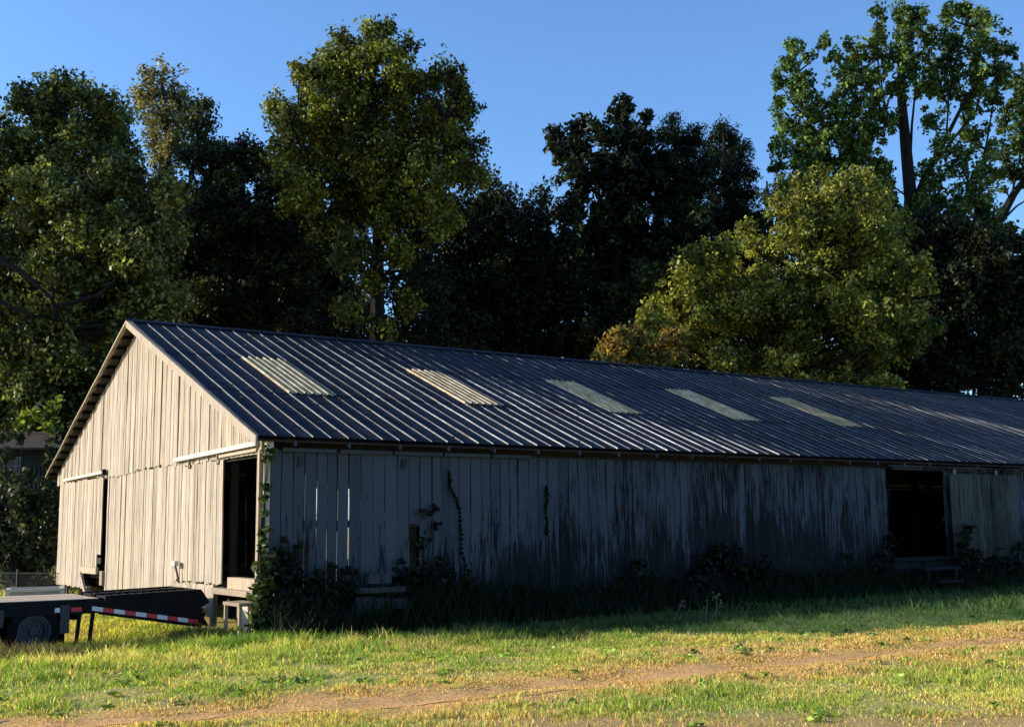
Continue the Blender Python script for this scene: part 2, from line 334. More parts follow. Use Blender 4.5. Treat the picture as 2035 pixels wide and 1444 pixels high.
def tree(name, label, D, blobs, trunk, tints, size=.15, dens=34, per=17, rr=.36, depth=.5, elong=1.7, group='trees standing behind the barn', cat='tree', tr=.28, sparse=(), limbs=(), flat=1., twigs=0, shell=.5, edge=1.12, base=None, thin=.55, squash=.85):
    if isinstance(D, tuple):
        q = D[1]/D[0]; D = D[1]; size *= q; dens /= q*q; rr *= q; tr *= q
    B = []
    bl = []
    for b_ in blobs:
        if len(b_) == 4: B.append((np.array(b_[:3]), b_[3])); continue
        px, py, r = b_
        if r > 38:
            bl.append((px, py, r*.66)); a0 = random.uniform(0, 6.28)
            for k_ in range(4): a_ = a0+k_*1.57+random.uniform(-.4, .4); bl.append((px+.72*r*math.cos(a_), py+.72*r*math.sin(a_), r*random.uniform(.36, .56)))
        else: bl.append(b_)
    for (px, py, r) in bl:
        rm = r*D/FPX; dd = D+random.uniform(-1, 1)*depth*3.0; B.append((at(px, py, dd), rm*dd/D))
    tp = [at(px, py, D) for px, py in trunk]; tp[0] = np.array([tp[0][0], tp[0][1], float(gz(tp[0][0], tp[0][1]))-.1]); root = tp[0]
    o = empty(name, root); tag(o, label, cat, group)
    cs, rs, cl = clumps(B, dens*2.2, rr, shell*.7, edge, squash, tints=tints)
    V, F_, C_ = leafcloud(cs, rs, cl, int(per*1.7), size*.66, elong, flat=flat); TOTAL[0] += len(F_)
    link('crown', npmesh('crown', V-root, F_, C_), M['leaf'], o)
    mb = MB(); n = len(tp); rad = [tr*(1-.8*i/(n-1))+.02 for i in range(n)]; mb.tube([p-root for p in tp], rad, 8)
    mb.build('trunk', M['bark'], o)
    mb = MB()
    for ln in limbs:
        pts = [at(px, py, D+dd) for px, py, dd in ln[1:]]; k = len(pts)
        mb.tube([p-root for p in pts], [max(.02, ln[0]*(1-.75*i/(k-1))) for i in range(k)], 7)
    att = [a+(b-a)*t_ for ch in [tp[1:]]+[[at(px, py, D+dd) for px, py, dd in ln[1:]] for ln in limbs] for a, b in zip(ch[:-1], ch[1:]) for t_ in np.linspace(0, 1, 12)]; att = np.array(att)
    for (p, r) in B:
        cand = att[int(np.argmin(np.linalg.norm(att-p, axis=1)+1.6*np.maximum(0, att[:, 2]-p[2]+.35*np.linalg.norm(att[:, :2]-p[:2], axis=1)+.5)+rng.random(len(att))*.5))]; mid = (cand+p)/2+np.array([0, 0, -.12*np.linalg.norm(p-cand)])+rng.normal(size=3)*.12
        rb = min(.02+.045*r, tr*thin); mb.tube([cand-root, mid-root, p-root], [rb*1.5, rb, rb*.35], 5)
        for _ in range(5+twigs):
            v = rng.normal(size=3); v[2] = abs(v[2])*.7; v /= np.linalg.norm(v); e = p+v*r*.95; mb.tube([p-root, (p+e)/2+rng.normal(size=3)*.08-root, e-root], [rb*.45, rb*.3, .008], 4, False)
    mb.build('branches', M['bark'], o); return o
T = lambda a, b: (np.array(a), np.array(b))
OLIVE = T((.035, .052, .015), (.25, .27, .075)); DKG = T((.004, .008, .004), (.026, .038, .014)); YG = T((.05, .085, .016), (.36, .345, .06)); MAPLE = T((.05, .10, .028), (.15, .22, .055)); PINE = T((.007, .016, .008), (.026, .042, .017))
RED = T((.10, .14, .03), (.42, .24, .06)); PALE = T((.10, .11, .04), (.30, .26, .11)); OAK = T((.03, .048, .011), (.26, .27, .045))
tree('broadleaf_tree', 'tall olive green tree at the far left with a domed top above its neighbours', (43, 44.5), [(60,205,42),(135,195,52),(190,235,56),(100,270,66),(30,300,56),(232,262,44),(160,320,68),(60,370,68),(-10,360,60),(-70,310,80),(215,335,58),(245,300,36),(150,400,60)], [(130,1000),(130,700),(140,480),(130,330),(120,220)], OLIVE)
tree('broadleaf_tree', 'slim pale yellowish tree standing up behind the left trees', 49, [(320,160,34),(298,190,32),(345,195,36),(322,230,38),(350,255,34),(280,200,22),(310,275,34),(345,290,30),(365,215,24),(320,320,34)], [(330,1000),(330,600),(335,400),(333,280),(322,170)], PALE, size=.14, dens=24, twigs=6, shell=.3)
tree('broadleaf_tree', 'small dark round topped tree leaning right beside the slim pale tree', 46, [(400,212,26),(385,245,28),(415,240,20),(395,290,34),(430,300,36),(372,310,26)], [(330,1000),(330,640),(345,500),(375,380),(400,240)], T((.03,.045,.016),(.09,.10,.03)), dens=30, tr=.2)
tree('broadleaf_tree', 'broad bushy tree in front at the left, its foliage reaching down beside the gable', 37, [(90,440,95),(190,400,85),(275,400,72),(335,390,50),(40,560,100),(160,540,100),(275,510,85),(60,690,100),(180,660,95),(290,610,80),(80,800,80),(190,770,70),(250,720,60),(-80,500,110),(-80,720,110),(-60,880,90),(130,880,50)], [(120,1020),(120,800),(130,650),(140,500),(150,400)], OLIVE, dens=32, tr=.33, limbs=[(.1,(0,515,-3),(50,545,-3),(100,590,-3),(130,660,-1)),(.06,(0,600,-3),(60,625,-3),(125,640,-1))])
tree('broadleaf_tree', 'dark rounded tree between the slim pale tree and the great oak', (41, 43.5), [(430,340,48),(480,315,45),(530,345,50),(400,410,60),(460,420,70),(560,420,66),(490,520,86),(385,540,80),(585,530,60),(420,630,80),(520,630,80),(600,640,60),(350,470,50)], [(470,1000),(470,700),(475,520),(480,400),(485,330)], T((.008,.013,.006),(.055,.066,.022)), dens=32)
tree('oak_tree', 'great spreading oak, tallest tree left of the gap, lit yellow green on its left side', (45, 41), [(745,85,42),(690,105,48),(790,118,44),(622,150,40),(650,190,55),(720,175,70),(820,175,55),(890,150,34),(915,165,22),(548,215,26),(570,245,34),(620,270,70),(720,275,80),(820,270,75),(900,230,46),(925,200,20),(575,310,44),(655,350,72),(755,365,72),(850,350,76),(915,300,44),(935,345,36),(600,385,40),(690,425,50),(850,420,50),(790,420,40),(760,450,30),(700,505,38),(795,500,36),(735,560,32),(690,610,34),(810,600,30),(765,650,22),(640,450,38),(880,440,38)], [(750,1000),(750,700),(750,560),(752,430),(745,300),(740,110)], OAK, tr=.36, dens=36, limbs=[(.12,(752,520,0),(700,420,.5),(620,350,1),(570,280,1)),(.12,(750,470,0),(810,380,-.5),(870,300,-1),(900,190,-1)),(.08,(750,640,0),(700,560,1),(650,520,1.2))])
tree('broadleaf_tree', 'dark understorey tree just left of the oak trunk', (50, 55), [(560,560,60),(600,640,70),(650,560,44),(660,640,46),(690,690,40),(640,470,40),(700,600,44),(700,520,46),(720,650,36),(690,460,44),(660,500,44)], [(610,1000),(615,760),(620,640),(630,500)], DKG, dens=17, tr=.18)
tree('broadleaf_tree', 'thin dark sapling filling the gap right of the oak trunk, leaning right', (47, 44), [(820,500,50),(850,580,56),(800,640,34),(860,660,50),(770,560,26),(730,625,24),(800,480,44),(790,590,34),(830,450,40),(775,660,22)], [(790,1000),(792,700),(820,560),(825,480)], DKG, dens=15, tr=.14, limbs=[(.12,(712,760,0),(745,640,0),(770,560,0)),(.10,(770,760,0),(812,640,0),(850,560,0))])
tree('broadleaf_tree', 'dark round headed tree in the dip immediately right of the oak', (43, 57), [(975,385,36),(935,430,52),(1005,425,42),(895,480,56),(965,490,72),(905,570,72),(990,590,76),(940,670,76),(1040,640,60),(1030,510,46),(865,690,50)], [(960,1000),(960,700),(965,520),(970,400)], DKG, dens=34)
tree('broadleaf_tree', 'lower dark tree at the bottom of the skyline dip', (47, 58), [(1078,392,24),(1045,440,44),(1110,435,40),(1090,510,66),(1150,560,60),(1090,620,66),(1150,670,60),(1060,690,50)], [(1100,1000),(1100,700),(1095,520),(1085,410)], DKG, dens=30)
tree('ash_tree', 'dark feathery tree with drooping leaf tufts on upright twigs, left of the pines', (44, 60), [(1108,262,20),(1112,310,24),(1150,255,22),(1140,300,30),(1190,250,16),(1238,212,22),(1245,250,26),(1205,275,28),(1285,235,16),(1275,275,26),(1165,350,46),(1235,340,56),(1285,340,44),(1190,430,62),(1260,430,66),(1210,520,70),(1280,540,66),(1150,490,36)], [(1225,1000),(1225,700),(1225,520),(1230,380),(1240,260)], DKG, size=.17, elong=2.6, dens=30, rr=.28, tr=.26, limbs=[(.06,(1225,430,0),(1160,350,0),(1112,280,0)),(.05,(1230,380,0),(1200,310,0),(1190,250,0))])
tree('pine_tree', 'dark pine with upswept tufts, the left of the two pines', (46, 60), [(1337,240,15),(1330,268,24),(1355,280,28),(1388,258,14),(1385,290,22),(1320,320,36),(1362,335,40),(1400,330,24),(1330,385,46),(1385,390,36),(1345,450,52),(1395,450,36),(1330,520,60),(1390,530,50)], [(1345,1000),(1345,700),(1345,450),(1340,235)], PINE, size=.075, elong=4.5, dens=44, per=22, rr=.3, tr=.24, depth=.3)
tree('pine_tree', 'dark pine with a pointed head, the right of the two pines', (48, 62), [(1438,250,12),(1425,272,18),(1450,278,22),(1478,290,14),(1428,310,30),(1462,325,32),(1490,350,18),(1430,365,38),(1470,385,36),(1435,430,44),(1480,440,34),(1450,500,50),(1505,470,22)], [(1445,1000),(1445,700),(1445,450),(1438,245)], PINE, size=.075, elong=4.5, dens=44, per=22, rr=.3, tr=.22, depth=.3)
tree('broadleaf_tree', 'thin mostly bare young tree against the sky between the pines and the maple', (46, 60), [(1525,385,22),(1515,430,28),(1550,430,24),(1500,410,10)], [(1530,1000),(1530,600),(1528,480),(1524,360)], DKG, size=.12, dens=12, per=9, tr=.1, twigs=10)
tree('broadleaf_tree', 'mid green tree below the pines, left of the yellow tree', (38, 57), [(1380,435,22),(1300,560,44),(1250,600,50),(1350,560,44),(1210,650,46),(1290,640,56),(1360,640,50),(1170,690,40),(1250,700,50)], [(1290,1000),(1290,760),(1295,650),(1300,560)], T((.01,.018,.007),(.075,.09,.024)), dens=27)
tree('broadleaf_tree', 'yellow green tree lit by the sun, standing nearest behind the roof', (31, 50), [(1640,425,46),(1575,445,48),(1705,480,66),(1620,520,80),(1530,510,50),(1435,505,36),(1390,510,28),(1490,600,70),(1395,590,50),(1340,600,34),(1585,630,80),(1690,610,80),(1405,680,56),(1500,710,66),(1610,720,76),(1710,730,76),(1320,655,42),(1655,370,20),(1630,340,16),(1690,350,20),(1590,365,18),(1540,400,22),(1480,455,22),(1745,395,30),(1790,460,38),(1815,550,46),(1810,650,46),(1720,355,22),(1560,370,20),(1600,395,30),(1700,410,40),(1745,440,40),(1680,370,24),(1360,540,30),(1290,630,30),(1350,690,46),(1440,560,44),(1450,640,50),(1760,560,60),(1780,650,60)], [(1600,1000),(1600,800),(1600,650),(1620,520),(1635,430)], YG, size=.105, dens=62, rr=.24, depth=.8, tr=.24, edge=1.22, shell=.35)
tree('sapling', 'low sapling with reddish orange leaves just above the ridge', (29, 46), [(1240,665,28),(1212,700,26),(1255,700,30),(1290,672,24),(1318,700,30),(1190,715,18),(1335,665,22),(1225,720,34),(1300,720,36),(1270,735,30)], [(1262,1000),(1262,800),(1260,700),(1245,660)], RED, size=.12, dens=48, rr=.2, tr=.09, depth=.2)
tree('maple_tree', 'tall maple at the right with forked trunk and open leafy limbs against the sky', (37, 62), [(1575,85,18),(1568,125,22),(1600,110,14),(1548,165,20),(1585,170,32),(1545,205,16),(1610,215,34),(1570,255,32),(1545,290,18),(1610,290,42),(1545,330,16),(1585,340,32),(1640,85,15),(1660,110,16),(1690,90,13),(1700,125,26),(1680,165,26),(1725,160,24),(1660,215,32),(1705,215,36),(1650,265,36),(1700,280,42),(1745,255,26),(1640,335,42),(1700,350,44),
 (1742,20,15),(1748,60,20),(1735,95,20),(1765,115,24),(1735,145,22),(1790,30,22),(1820,35,24),(1800,80,28),(1840,90,30),(1810,135,30),(1780,175,24),(1838,175,28),(1885,30,20),(1920,20,24),(1950,40,24),(1890,75,30),(1940,90,34),(1980,90,24),(1885,130,34),(1940,150,36),(1990,140,26),(2005,105,16),(1870,185,28),(1920,200,26),(1975,190,28),(1740,205,22),(1770,240,18),(1850,240,22),(1870,290,24),(1930,270,30),(1910,330,30),(1745,330,28),(1765,385,34),(1700,410,40),(1840,350,24),(1860,400,42),(1930,400,44),(1960,340,26),(1800,440,40),(1975,300,16),(1590,400,42),(1650,455,56),(1740,470,56),(1820,480,56),(1900,475,50),(1965,470,44),(1700,530,60),(1800,540,60)], [(1805,1000),(1805,700),(1808,520),(1810,395),(1800,290),(1792,200),(1790,110),(1800,50)], MAPLE, size=.145, elong=1.3, dens=50, per=18, rr=.19, tr=.3, depth=.35, twigs=5, shell=.05, edge=1.25, thin=.3, squash=1.35,
 limbs=[(.17,(1808,420,0),(1840,345,0),(1875,285,0),(1915,205,-.3),(1960,150,-.5),(1985,110,-.5)),(.11,(1845,340,0),(1900,270,.6),(1940,220,1),(1955,150,1.2)),(.09,(1808,330,0),(1812,250,.2),(1820,170,.3),(1825,90,.3)),(.15,(1690,560,.5),(1650,400,.8),(1620,300,.8),(1600,200,.6),(1580,110,.5)),(.09,(1650,400,.8),(1690,300,.4),(1700,200,.3),(1700,120,.3)),(.07,(1800,270,0),(1760,220,-.3),(1745,120,-.5),(1742,50,-.5)),(.06,(1880,280,0),(1885,200,-.2),(1900,110,-.4),(1920,50,-.4)),(.1,(1945,430,0),(1950,340,0),(1965,260,.2),(1975,200,.3)),(.06,(1808,395,0),(1775,370,.1),(1735,390,.1))])
tree('maple_tree', 'darker maple cut off by the right edge of the photo with limbs slanting right', (39, 66), [(2030,160,20),(2015,200,24),(2045,240,34),(2000,245,22),(2030,290,30),(1990,300,20),(2005,340,24),(1985,365,18),(2060,180,36),(2075,320,40),(2045,345,20),(2080,110,30)], [(1950,1000),(1955,700),(1965,520),(1985,440),(2015,385),(2050,340),(2060,220)], T((.03, .06, .018), (.09, .14, .036)), size=.145, elong=1.3, dens=48, per=18, rr=.19, shell=.05, edge=1.25, squash=1.3, tr=.24, depth=.3, limbs=[(.09,(1985,445,0),(2020,410,0),(2060,385,0)),(.07,(2010,390,0),(2030,300,0),(2035,220,0))])
tree('broadleaf_tree', 'dense dark tree low at the right behind the far end of the roof', (34, 58), [(1835,480,56),(1905,480,60),(1970,500,54),(1770,530,60),(1850,580,80),(1950,590,80),(2030,600,70),(1790,650,76),(1890,690,86),(1990,700,86),(1760,720,60),(2070,700,80),(2060,500,50),(1850,750,60)], [(1890,1000),(1890,760),(1895,620),(1900,500)], T((.007,.013,.006),(.04,.048,.018)), size=.13, dens=44, rr=.28, tr=.25)
tree('broadleaf_tree', 'tall tree in the wood behind the left end, outside the left edge, added to shade the far roof', 40, [(-5, y_, z_, r_) for y_, z_, r_ in ((27,15,2),(29,16.5,2.1),(31.5,17.5,2.1),(29,19,2),(31.5,20.5,1.9),(34,18.5,2),(34,21.5,1.8),(26.5,17.5,1.6),(30,14,2))], [(-390,1150),(-375,700),(-360,350),(-350,120)], OLIVE, size=.18, dens=13, depth=.3, tr=.3)  # unseen tree, added to carry the shade on to the roof's far end
tree('broadleaf_tree', 'great spreading tree at the wood edge well left of the barn, out of view, its crown shaped to shade the far roof', 31, [(-9, y_, z_, r_) for y_, z_, r_ in ((16.2,12.4,1.5),(18,12.9,1.8),(20,13.8,1.9),(22,14.6,2),(24,15.6,1.9),(17.5,15,1.6),(19.8,16.2,1.8),(22,17.2,1.8),(21,11.8,1.6),(23.2,12.6,1.7),(25.6,17,1.6),(24.5,13.4,1.5),(15.6,13.6,1.1))], [(-766,1192),(-729,820),(-694,464),(-654,57)], OLIVE, size=.16, dens=13, depth=.3, tr=.3)  # unseen tree, crown shaped to shade the far roof but clear the gable
# bushes low at the left
def bush(name, label, D, blobs, tints, cat='bush', group='bushes at the left of the barn', size=.1, dens=60, rr=.2, hang=False):
    B = [(at(px, py, D+random.uniform(-.6, .6)), r*D/FPX) for px, py, r in blobs]
    c = np.mean([b[0] for b in B], 0); root = np.array([c[0], c[1], float(gz(c[0], c[1]))])
    o = empty(name, root); tag(o, label, cat, group); cs, rs, cl = clumps(B, dens, rr, .4, tints=tints); V, F_, C_ = leafcloud(cs, rs, cl, 14, size)
    link('foliage', npmesh('foliage', V-root, F_, C_), M['leaf'], o)
    mb = MB()
    for p, r in B:
        if hang: mb.tube([p-root, B[0][0]-root+np.array([.1, .8, .5])], [.008, .02], 4)
        for _ in range(0 if hang else 4): e = p+rng.normal(size=3)*r*.4; mb.tube([(0, 0, 0), ((e-root)*.5+rng.normal(size=3)*.1), e-root], [.03, .02, .006], 4)
    mb.build('stems', M['bark'], o); return o
bush('bush', 'dark bush in front of the small cabin at the left edge', 30, [(20,990,48),(70,985,40),(10,1060,50),(60,1050,50),(100,1030,34),(-50,1030,70),(40,1020,50),(100,995,30),(30,1100,50),(80,1120,40)], T((.03,.045,.02),(.11,.12,.05)))
bush('bush', 'low dark bush behind the chain link fence beside the barn corner', 31, [(30,1120,40),(85,1105,44),(60,1160,46),(110,1160,30),(-30,1140,50),(115,1090,26)], T((.02, .03, .014), (.07, .08, .035)))
bush('bush', 'leafy saplings drawn across the front of the cabin', 30.5, [(15,905,16),(12,940,20),(62,955,18),(98,925,16),(105,890,14),(40,868,14),(5,870,16),(90,960,18)], T((.02, .03, .014), (.09, .11, .04)), rr=.14)
bush('bush', 'bright green branch hanging over the cabin roof', 31, [(75,830,26),(105,815,16),(45,840,14),(100,845,12)], T((.10,.15,.02),(.22,.27,.04)), size=.12, hang=True)
bush('bush', 'dark bush between the cabin and the barn corner', 34, [(115,990,24),(118,940,22),(120,880,30),(160,860,40),(105,1010,24)], DKG)
# far woods closing the view behind the trunks
wb = []
for px in range(-420, 2500, 62):
    top = 680 if 690 < px < 790 else np.interp(px, [-420, 300, 620, 870, 1000, 1200, 1500, 1700, 2035, 2500], [430, 420, 430, 560, 500, 500, 430, 470, 520, 520])
    for py in np.arange(top+40, 1050, 85):
        if 540 < px < 740 and py > 740: continue
        dd = np.interp(px, [400, 2035], [58, 76])+random.uniform(-2.5, 2.5); wb.append((at(px+random.uniform(-25, 25), py+random.uniform(-25, 25), dd), random.uniform(1.5, 2.1)))
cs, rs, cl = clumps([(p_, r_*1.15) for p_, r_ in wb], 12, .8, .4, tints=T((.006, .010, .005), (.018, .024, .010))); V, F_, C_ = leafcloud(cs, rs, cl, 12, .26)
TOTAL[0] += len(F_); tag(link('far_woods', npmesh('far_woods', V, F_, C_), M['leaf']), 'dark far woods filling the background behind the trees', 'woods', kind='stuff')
# ------------------------------------------------------------------ barn
ZE, HY, RZ, L = 3.03, 7.158, 2.8985, 42.0
SL = math.atan2(RZ, HY)
barn = empty('barn', (0.22, .3, 0)); tag(barn, 'long weathered grey wooden barn with a ribbed metal roof and five skylight panels', 'barn')
BO = Vector((0.22, .3, 0))
def bpart(mb, name, m, parent=None): # geometry given in world space
    p = parent or barn; off = BO
    mb.v = [tuple(Vector(v)-off) for v in mb.v]; return mb.build(name, m, p)
# unit board variants: 1 wide (x), .022 thick (y), 1 tall (z), slightly irregular
def unit_board(i):
    r = random.Random(i); j = lambda s: r.uniform(-s, s); mb = MB(); vs = []
    for zz in (0, .33, .68, 1.0):
        a, b = -.5+j(.035), .5+j(.035); bow = .003*math.sin(zz*3)*r.choice((-1, 1))
        vs += [(a, bow, zz+(j(.008) if zz == 0 else 0)), (b, bow, zz+(j(.008) if zz == 0 else 0)), (b, bow+.022, zz), (a, bow+.022, zz)]
    fs = [(0, 3, 2, 1), (12, 13, 14, 15)]
    for k in range(3):
        for q in range(4): fs.append((k*4+q, k*4+(q+1) % 4, k*4+4+(q+1) % 4, k*4+4+q))
    return MB().add(vs, fs).mesh('board')
UB = {}
def boards_mesh(mat):
    if mat not in UB:
        UB[mat] = []
        for i in range(7):
            me = unit_board(i); me.materials.append(M[mat]); UB[mat].append(me)
    return random.choice(UB[mat])
def put_board(parent, poff, x, y, z0, z1, wd, mat, rz=0., lean=0., name='board', thick=1.):
    o = bpy.data.objects.new(name, boards_mesh(mat)); COL.objects.link(o); o.parent = parent
    o.location = Vector((x, y, z0))-poff; o.scale = (wd, thick, z1-z0); o.rotation_euler = (0, lean, rz); return o
# ---- front (long) wall
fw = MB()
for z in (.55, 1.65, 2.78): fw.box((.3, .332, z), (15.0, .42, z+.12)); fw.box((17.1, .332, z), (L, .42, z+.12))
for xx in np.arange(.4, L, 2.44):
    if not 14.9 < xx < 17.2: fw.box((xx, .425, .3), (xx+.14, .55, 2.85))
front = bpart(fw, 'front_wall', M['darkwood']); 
NZ = BO
def frange(a, b, w0, w1):
    x = a
    while x < b-.04:
        w_ = min(random.uniform(w0, w1), b-x); yield x, w_; x += w_
slits = [.9, 1.11, 1.29, 1.46, 1.66]
si = 0
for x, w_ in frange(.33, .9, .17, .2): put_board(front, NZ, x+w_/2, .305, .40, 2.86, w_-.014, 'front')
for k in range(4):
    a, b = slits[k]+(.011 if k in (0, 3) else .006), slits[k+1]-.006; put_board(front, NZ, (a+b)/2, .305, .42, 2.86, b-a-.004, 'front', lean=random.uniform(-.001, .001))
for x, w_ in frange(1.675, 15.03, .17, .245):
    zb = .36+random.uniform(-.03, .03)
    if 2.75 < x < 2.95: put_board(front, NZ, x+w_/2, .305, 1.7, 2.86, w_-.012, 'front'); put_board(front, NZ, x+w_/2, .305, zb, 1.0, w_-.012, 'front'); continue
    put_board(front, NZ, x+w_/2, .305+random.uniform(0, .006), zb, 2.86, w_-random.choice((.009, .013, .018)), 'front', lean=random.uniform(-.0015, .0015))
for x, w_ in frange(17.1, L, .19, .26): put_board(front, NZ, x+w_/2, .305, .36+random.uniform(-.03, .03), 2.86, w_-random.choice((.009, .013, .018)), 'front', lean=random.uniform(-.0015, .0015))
mb = MB()
for a, b in ((.5,1.42),(1.48,2.42),(2.46,3.38),(3.42,4.34),(4.4,5.2),(15.2,16.3),(16.35,17.3),(17.35,18.4),(18.45,19.3),(19.4,20.4)):
    bpart(MB().box((a, .235, 2.83), (b, .297, 2.89)), 'eave_nailer', M['front'])
bpart(MB().box((.31, .42, 2.86), (L, .56, 3.02)), 'top_plate', M['darkwood'])
# corner post
bpart(MB().box((.222, .30, .42), (.325, .43, 2.86)), 'corner_post', M['trim'])
bpart(MB().box((.205, .12, 2.86), (.30, .50, 3.0)), 'corner_block', M['white'])
# sliding door in the front wall, hung from the right
sd_ = bpart(MB().box((17.15, .17, 2.5), (19.7, .2, 2.62)).box((17.15, .17, .95), (19.7, .2, 1.07)), 'sliding_door', M['darkwood'])
for x, w_ in frange(17.12, 19.72, .14, .22): put_board(sd_, NZ, x+w_/2, .145, .80+random.uniform(-.02, .02), 2.76, w_-random.choice((.006, .012)), 'door', lean=random.uniform(-.012, .004))
for x in (17.35, 19.0): bpart(MB().bar((x, .17, 2.76), (x, .17, 2.88), .05, .015), 'door_hanger', M['white'], sd_)
bpart(MB().box((14.9, .12, 2.885), (20.0, .16, 2.93)), 'door_track', M['front'])
bpart(MB().box((15.03, .22, .78), (19.3, .40, .86)), 'door_sill', M['front'])
for x, w_ in frange(15.05, 17.1, .5, .6): put_board(front, NZ, x+w_/2, .30, .38, .76, w_-.02, 'front')
# hanger plates high on the front wall
for x in (.78, 2.62): bpart(MB().box((x, .27, 2.66), (x+.09, .30, 2.76)).box((x-.0, .285, 2.60), (x+.06, .298, 2.66)), 'hanger_plate', M['slat'])
# rafter tails
for i_, xx in enumerate(np.arange(.6, L, .92)):
    bpart(MB().add([(xx, .03, 2.905), (xx+.045, .03, 2.905), (xx+.045, .03, 2.985), (xx, .03, 2.985), (xx, .55, 3.10), (xx+.045, .55, 3.10), (xx+.045, .55, 3.19), (xx, .55, 3.19)],
        [(0,3,2,1),(4,5,6,7),(0,1,5,4),(1,2,6,5),(2,3,7,6),(3,0,4,7)]), 'rafter_tail', M['front'])
# ---- roof
def rz_at(y): return ZE+RZ*(1-abs(y-HY)/HY)
roof = bpart(MB().bar((-.02, HY-.02, ZE+RZ-.12), (L, HY-.02, ZE+RZ-.12), .05, .16), 'roof', M['darkwood'])
for side in (0, 1):
    for k in range(18):
        a, b = (k+.12)*HY/18, (k+.62)*HY/18
        if side: a, b = 2*HY-a, 2*HY-b
        za, zb = rz_at(a)-.06, rz_at(b)-.06
        o = bpart(MB().add([(-.01, a, za-.025), (-.01, b, zb-.025), (-.01, b, zb), (-.01, a, za), (L, a, za-.025), (L, b, zb-.025), (L, b, zb), (L, a, za)], [(0,1,2,3),(4,7,6,5),(0,4,5,1),(1,5,6,2),(2,6,7,3),(3,7,4,0)]), 'sheathing_board', M['darkwood'], roof)
# metal panels: a frame per course, panel in local (u along X, v up the slope, n)
def panel_mesh(seed, length, kind='metal'):
    r = random.Random(seed); vs = []; fs = []
    if kind == 'metal':
        prof = [(-.036, .004), (-.014, .004), (-.008, .027), (.007, .027), (.014, .004), (.292, .004), (.298, .019), (.309, .019), (.316, .004), (.574, .004)]
    else:
        prof = [(-.036, .0055)]
        for k in range(6):
            u = .0+k*.151
            prof += [(u-.012, .006), (u, .036), (u+.02, .036), (u+.034, .006)]
        prof += [(.878, .006)]
    rows = [0, .3, .62, 1.]; nP = len(prof)
    for ri, t in enumerate(rows):
        j = r.uniform(-.008, .008) if 0 < ri < 3 else 0
        for (u, nn) in prof: vs.append((u+j, t*length, nn+(r.uniform(-.002, .002) if kind == 'metal' else 0)+.009*(1-t)))
    for ri in range(3):
        for k in range(nP-1): fs.append((ri*nP+k, ri*nP+k+1, (ri+1)*nP+k+1, (ri+1)*nP+k))
    me = bpy.data.meshes.new('roof_panel'); me.from_pydata(vs, [], fs); me.update(); me.materials.append(M['roof'] if kind == 'metal' else M['skylight']); return me
SLL = math.hypot(HY, RZ); courses = [(0, 2.47), (2.43, 4.84), (4.80, 7.12)]
sky_x = [1.50, 5.14, 8.85, 12.52, 16.20]
for ci, (ya, yb) in enumerate(courses):
    ln = (yb-ya)/math.cos(SL); variants = [panel_mesh(100+ci*10+i, ln) for i in range(5)]; skm = panel_mesh(5, ln, 'sky')
    ks = 0; X0 = .2935-.305+.0
    k = 0; x = .2935-.61*0
    col = -0
    i = 0
    xpos = -0.0165
    # first narrow edge panel then every 0.61 m
    for k in range(-1, int((L-.3)/.61)):
        x = .2935+.61*k
        sk_hit = [s for s in sky_x if ci == 1 and s-.31 < x+.0 < s+.66]
        if sk_hit: continue
        if k == -1:
            me = variants[0].copy(); 
            for v in me.vertices: v.co.x = max(v.co.x, .31)
        else: me = random.choice(variants)
        o = bpy.data.objects.new('roof_panel', me); COL.objects.link(o); o.parent = roof
        o.location = Vector((x, ya, rz_at(ya)))-BO; o.rotation_euler = (SL+random.uniform(-.0006, .0006), 0, random.uniform(-.0012, .0012))
    if ci == 1:
        for s in sky_x:
            ks = round((s-.2935-.0)/.61); xx = .2935+.61*ks
            # the gap left in the course
            free = [.2935+.61*k for k in range(0, int((L-.3)/.61)) if s-.31 < .2935+.61*k < s+.66]
            x0 = free[0]; span = .61*len(free)
            o = bpy.data.objects.new('skylight_panel', skm); COL.objects.link(o); o.parent = roof
            o.location = Vector((x0, ya, rz_at(ya)+.002))-BO; o.rotation_euler = (SL, 0, 0)
            if span > .95:
                me = random.choice(variants).copy()
                for v in me.vertices: v.co.x = min(v.co.x, .296)
                o = bpy.data.objects.new('roof_panel', me); COL.objects.link(o); o.parent = roof
                o.location = Vector((x0+.915, ya, rz_at(ya)))-BO; o.rotation_euler = (SL, 0, 0)
# far slope, never seen from above: one ribbed sheet
mb = MB()
for k in range(int(L/.61)):
    x = .2935+.61*(k-1)
    prof = [(-.036, .0), (-.010, .03), (.012, .03), (.024, .0), (.574, .0)]
    if k == 0: prof = [(.31, 0.), (.574, 0.)]
    vs = [(x+u, HY, ZE+RZ+n_) for u, n_ in prof]+[(x+u, 2*HY, ZE+n_) for u, n_ in prof]; q = len(prof)
    mb.add(vs, [(j, j+1, q+j+1, q+j) for j in range(q-1)])
bpart(mb, 'roof_sheet', M['roof'], roof)
bpart(MB().add([(-.10, HY-.13, ZE+RZ-.015), (-.10, HY, ZE+RZ+.055), (-.10, HY+.13, ZE+RZ-.015), (L, HY-.13, ZE+RZ-.015), (L, HY, ZE+RZ+.055), (L, HY+.13, ZE+RZ-.015)], [(0,1,4,3),(1,2,5,4)]), 'ridge_cap', M['roof'], roof)
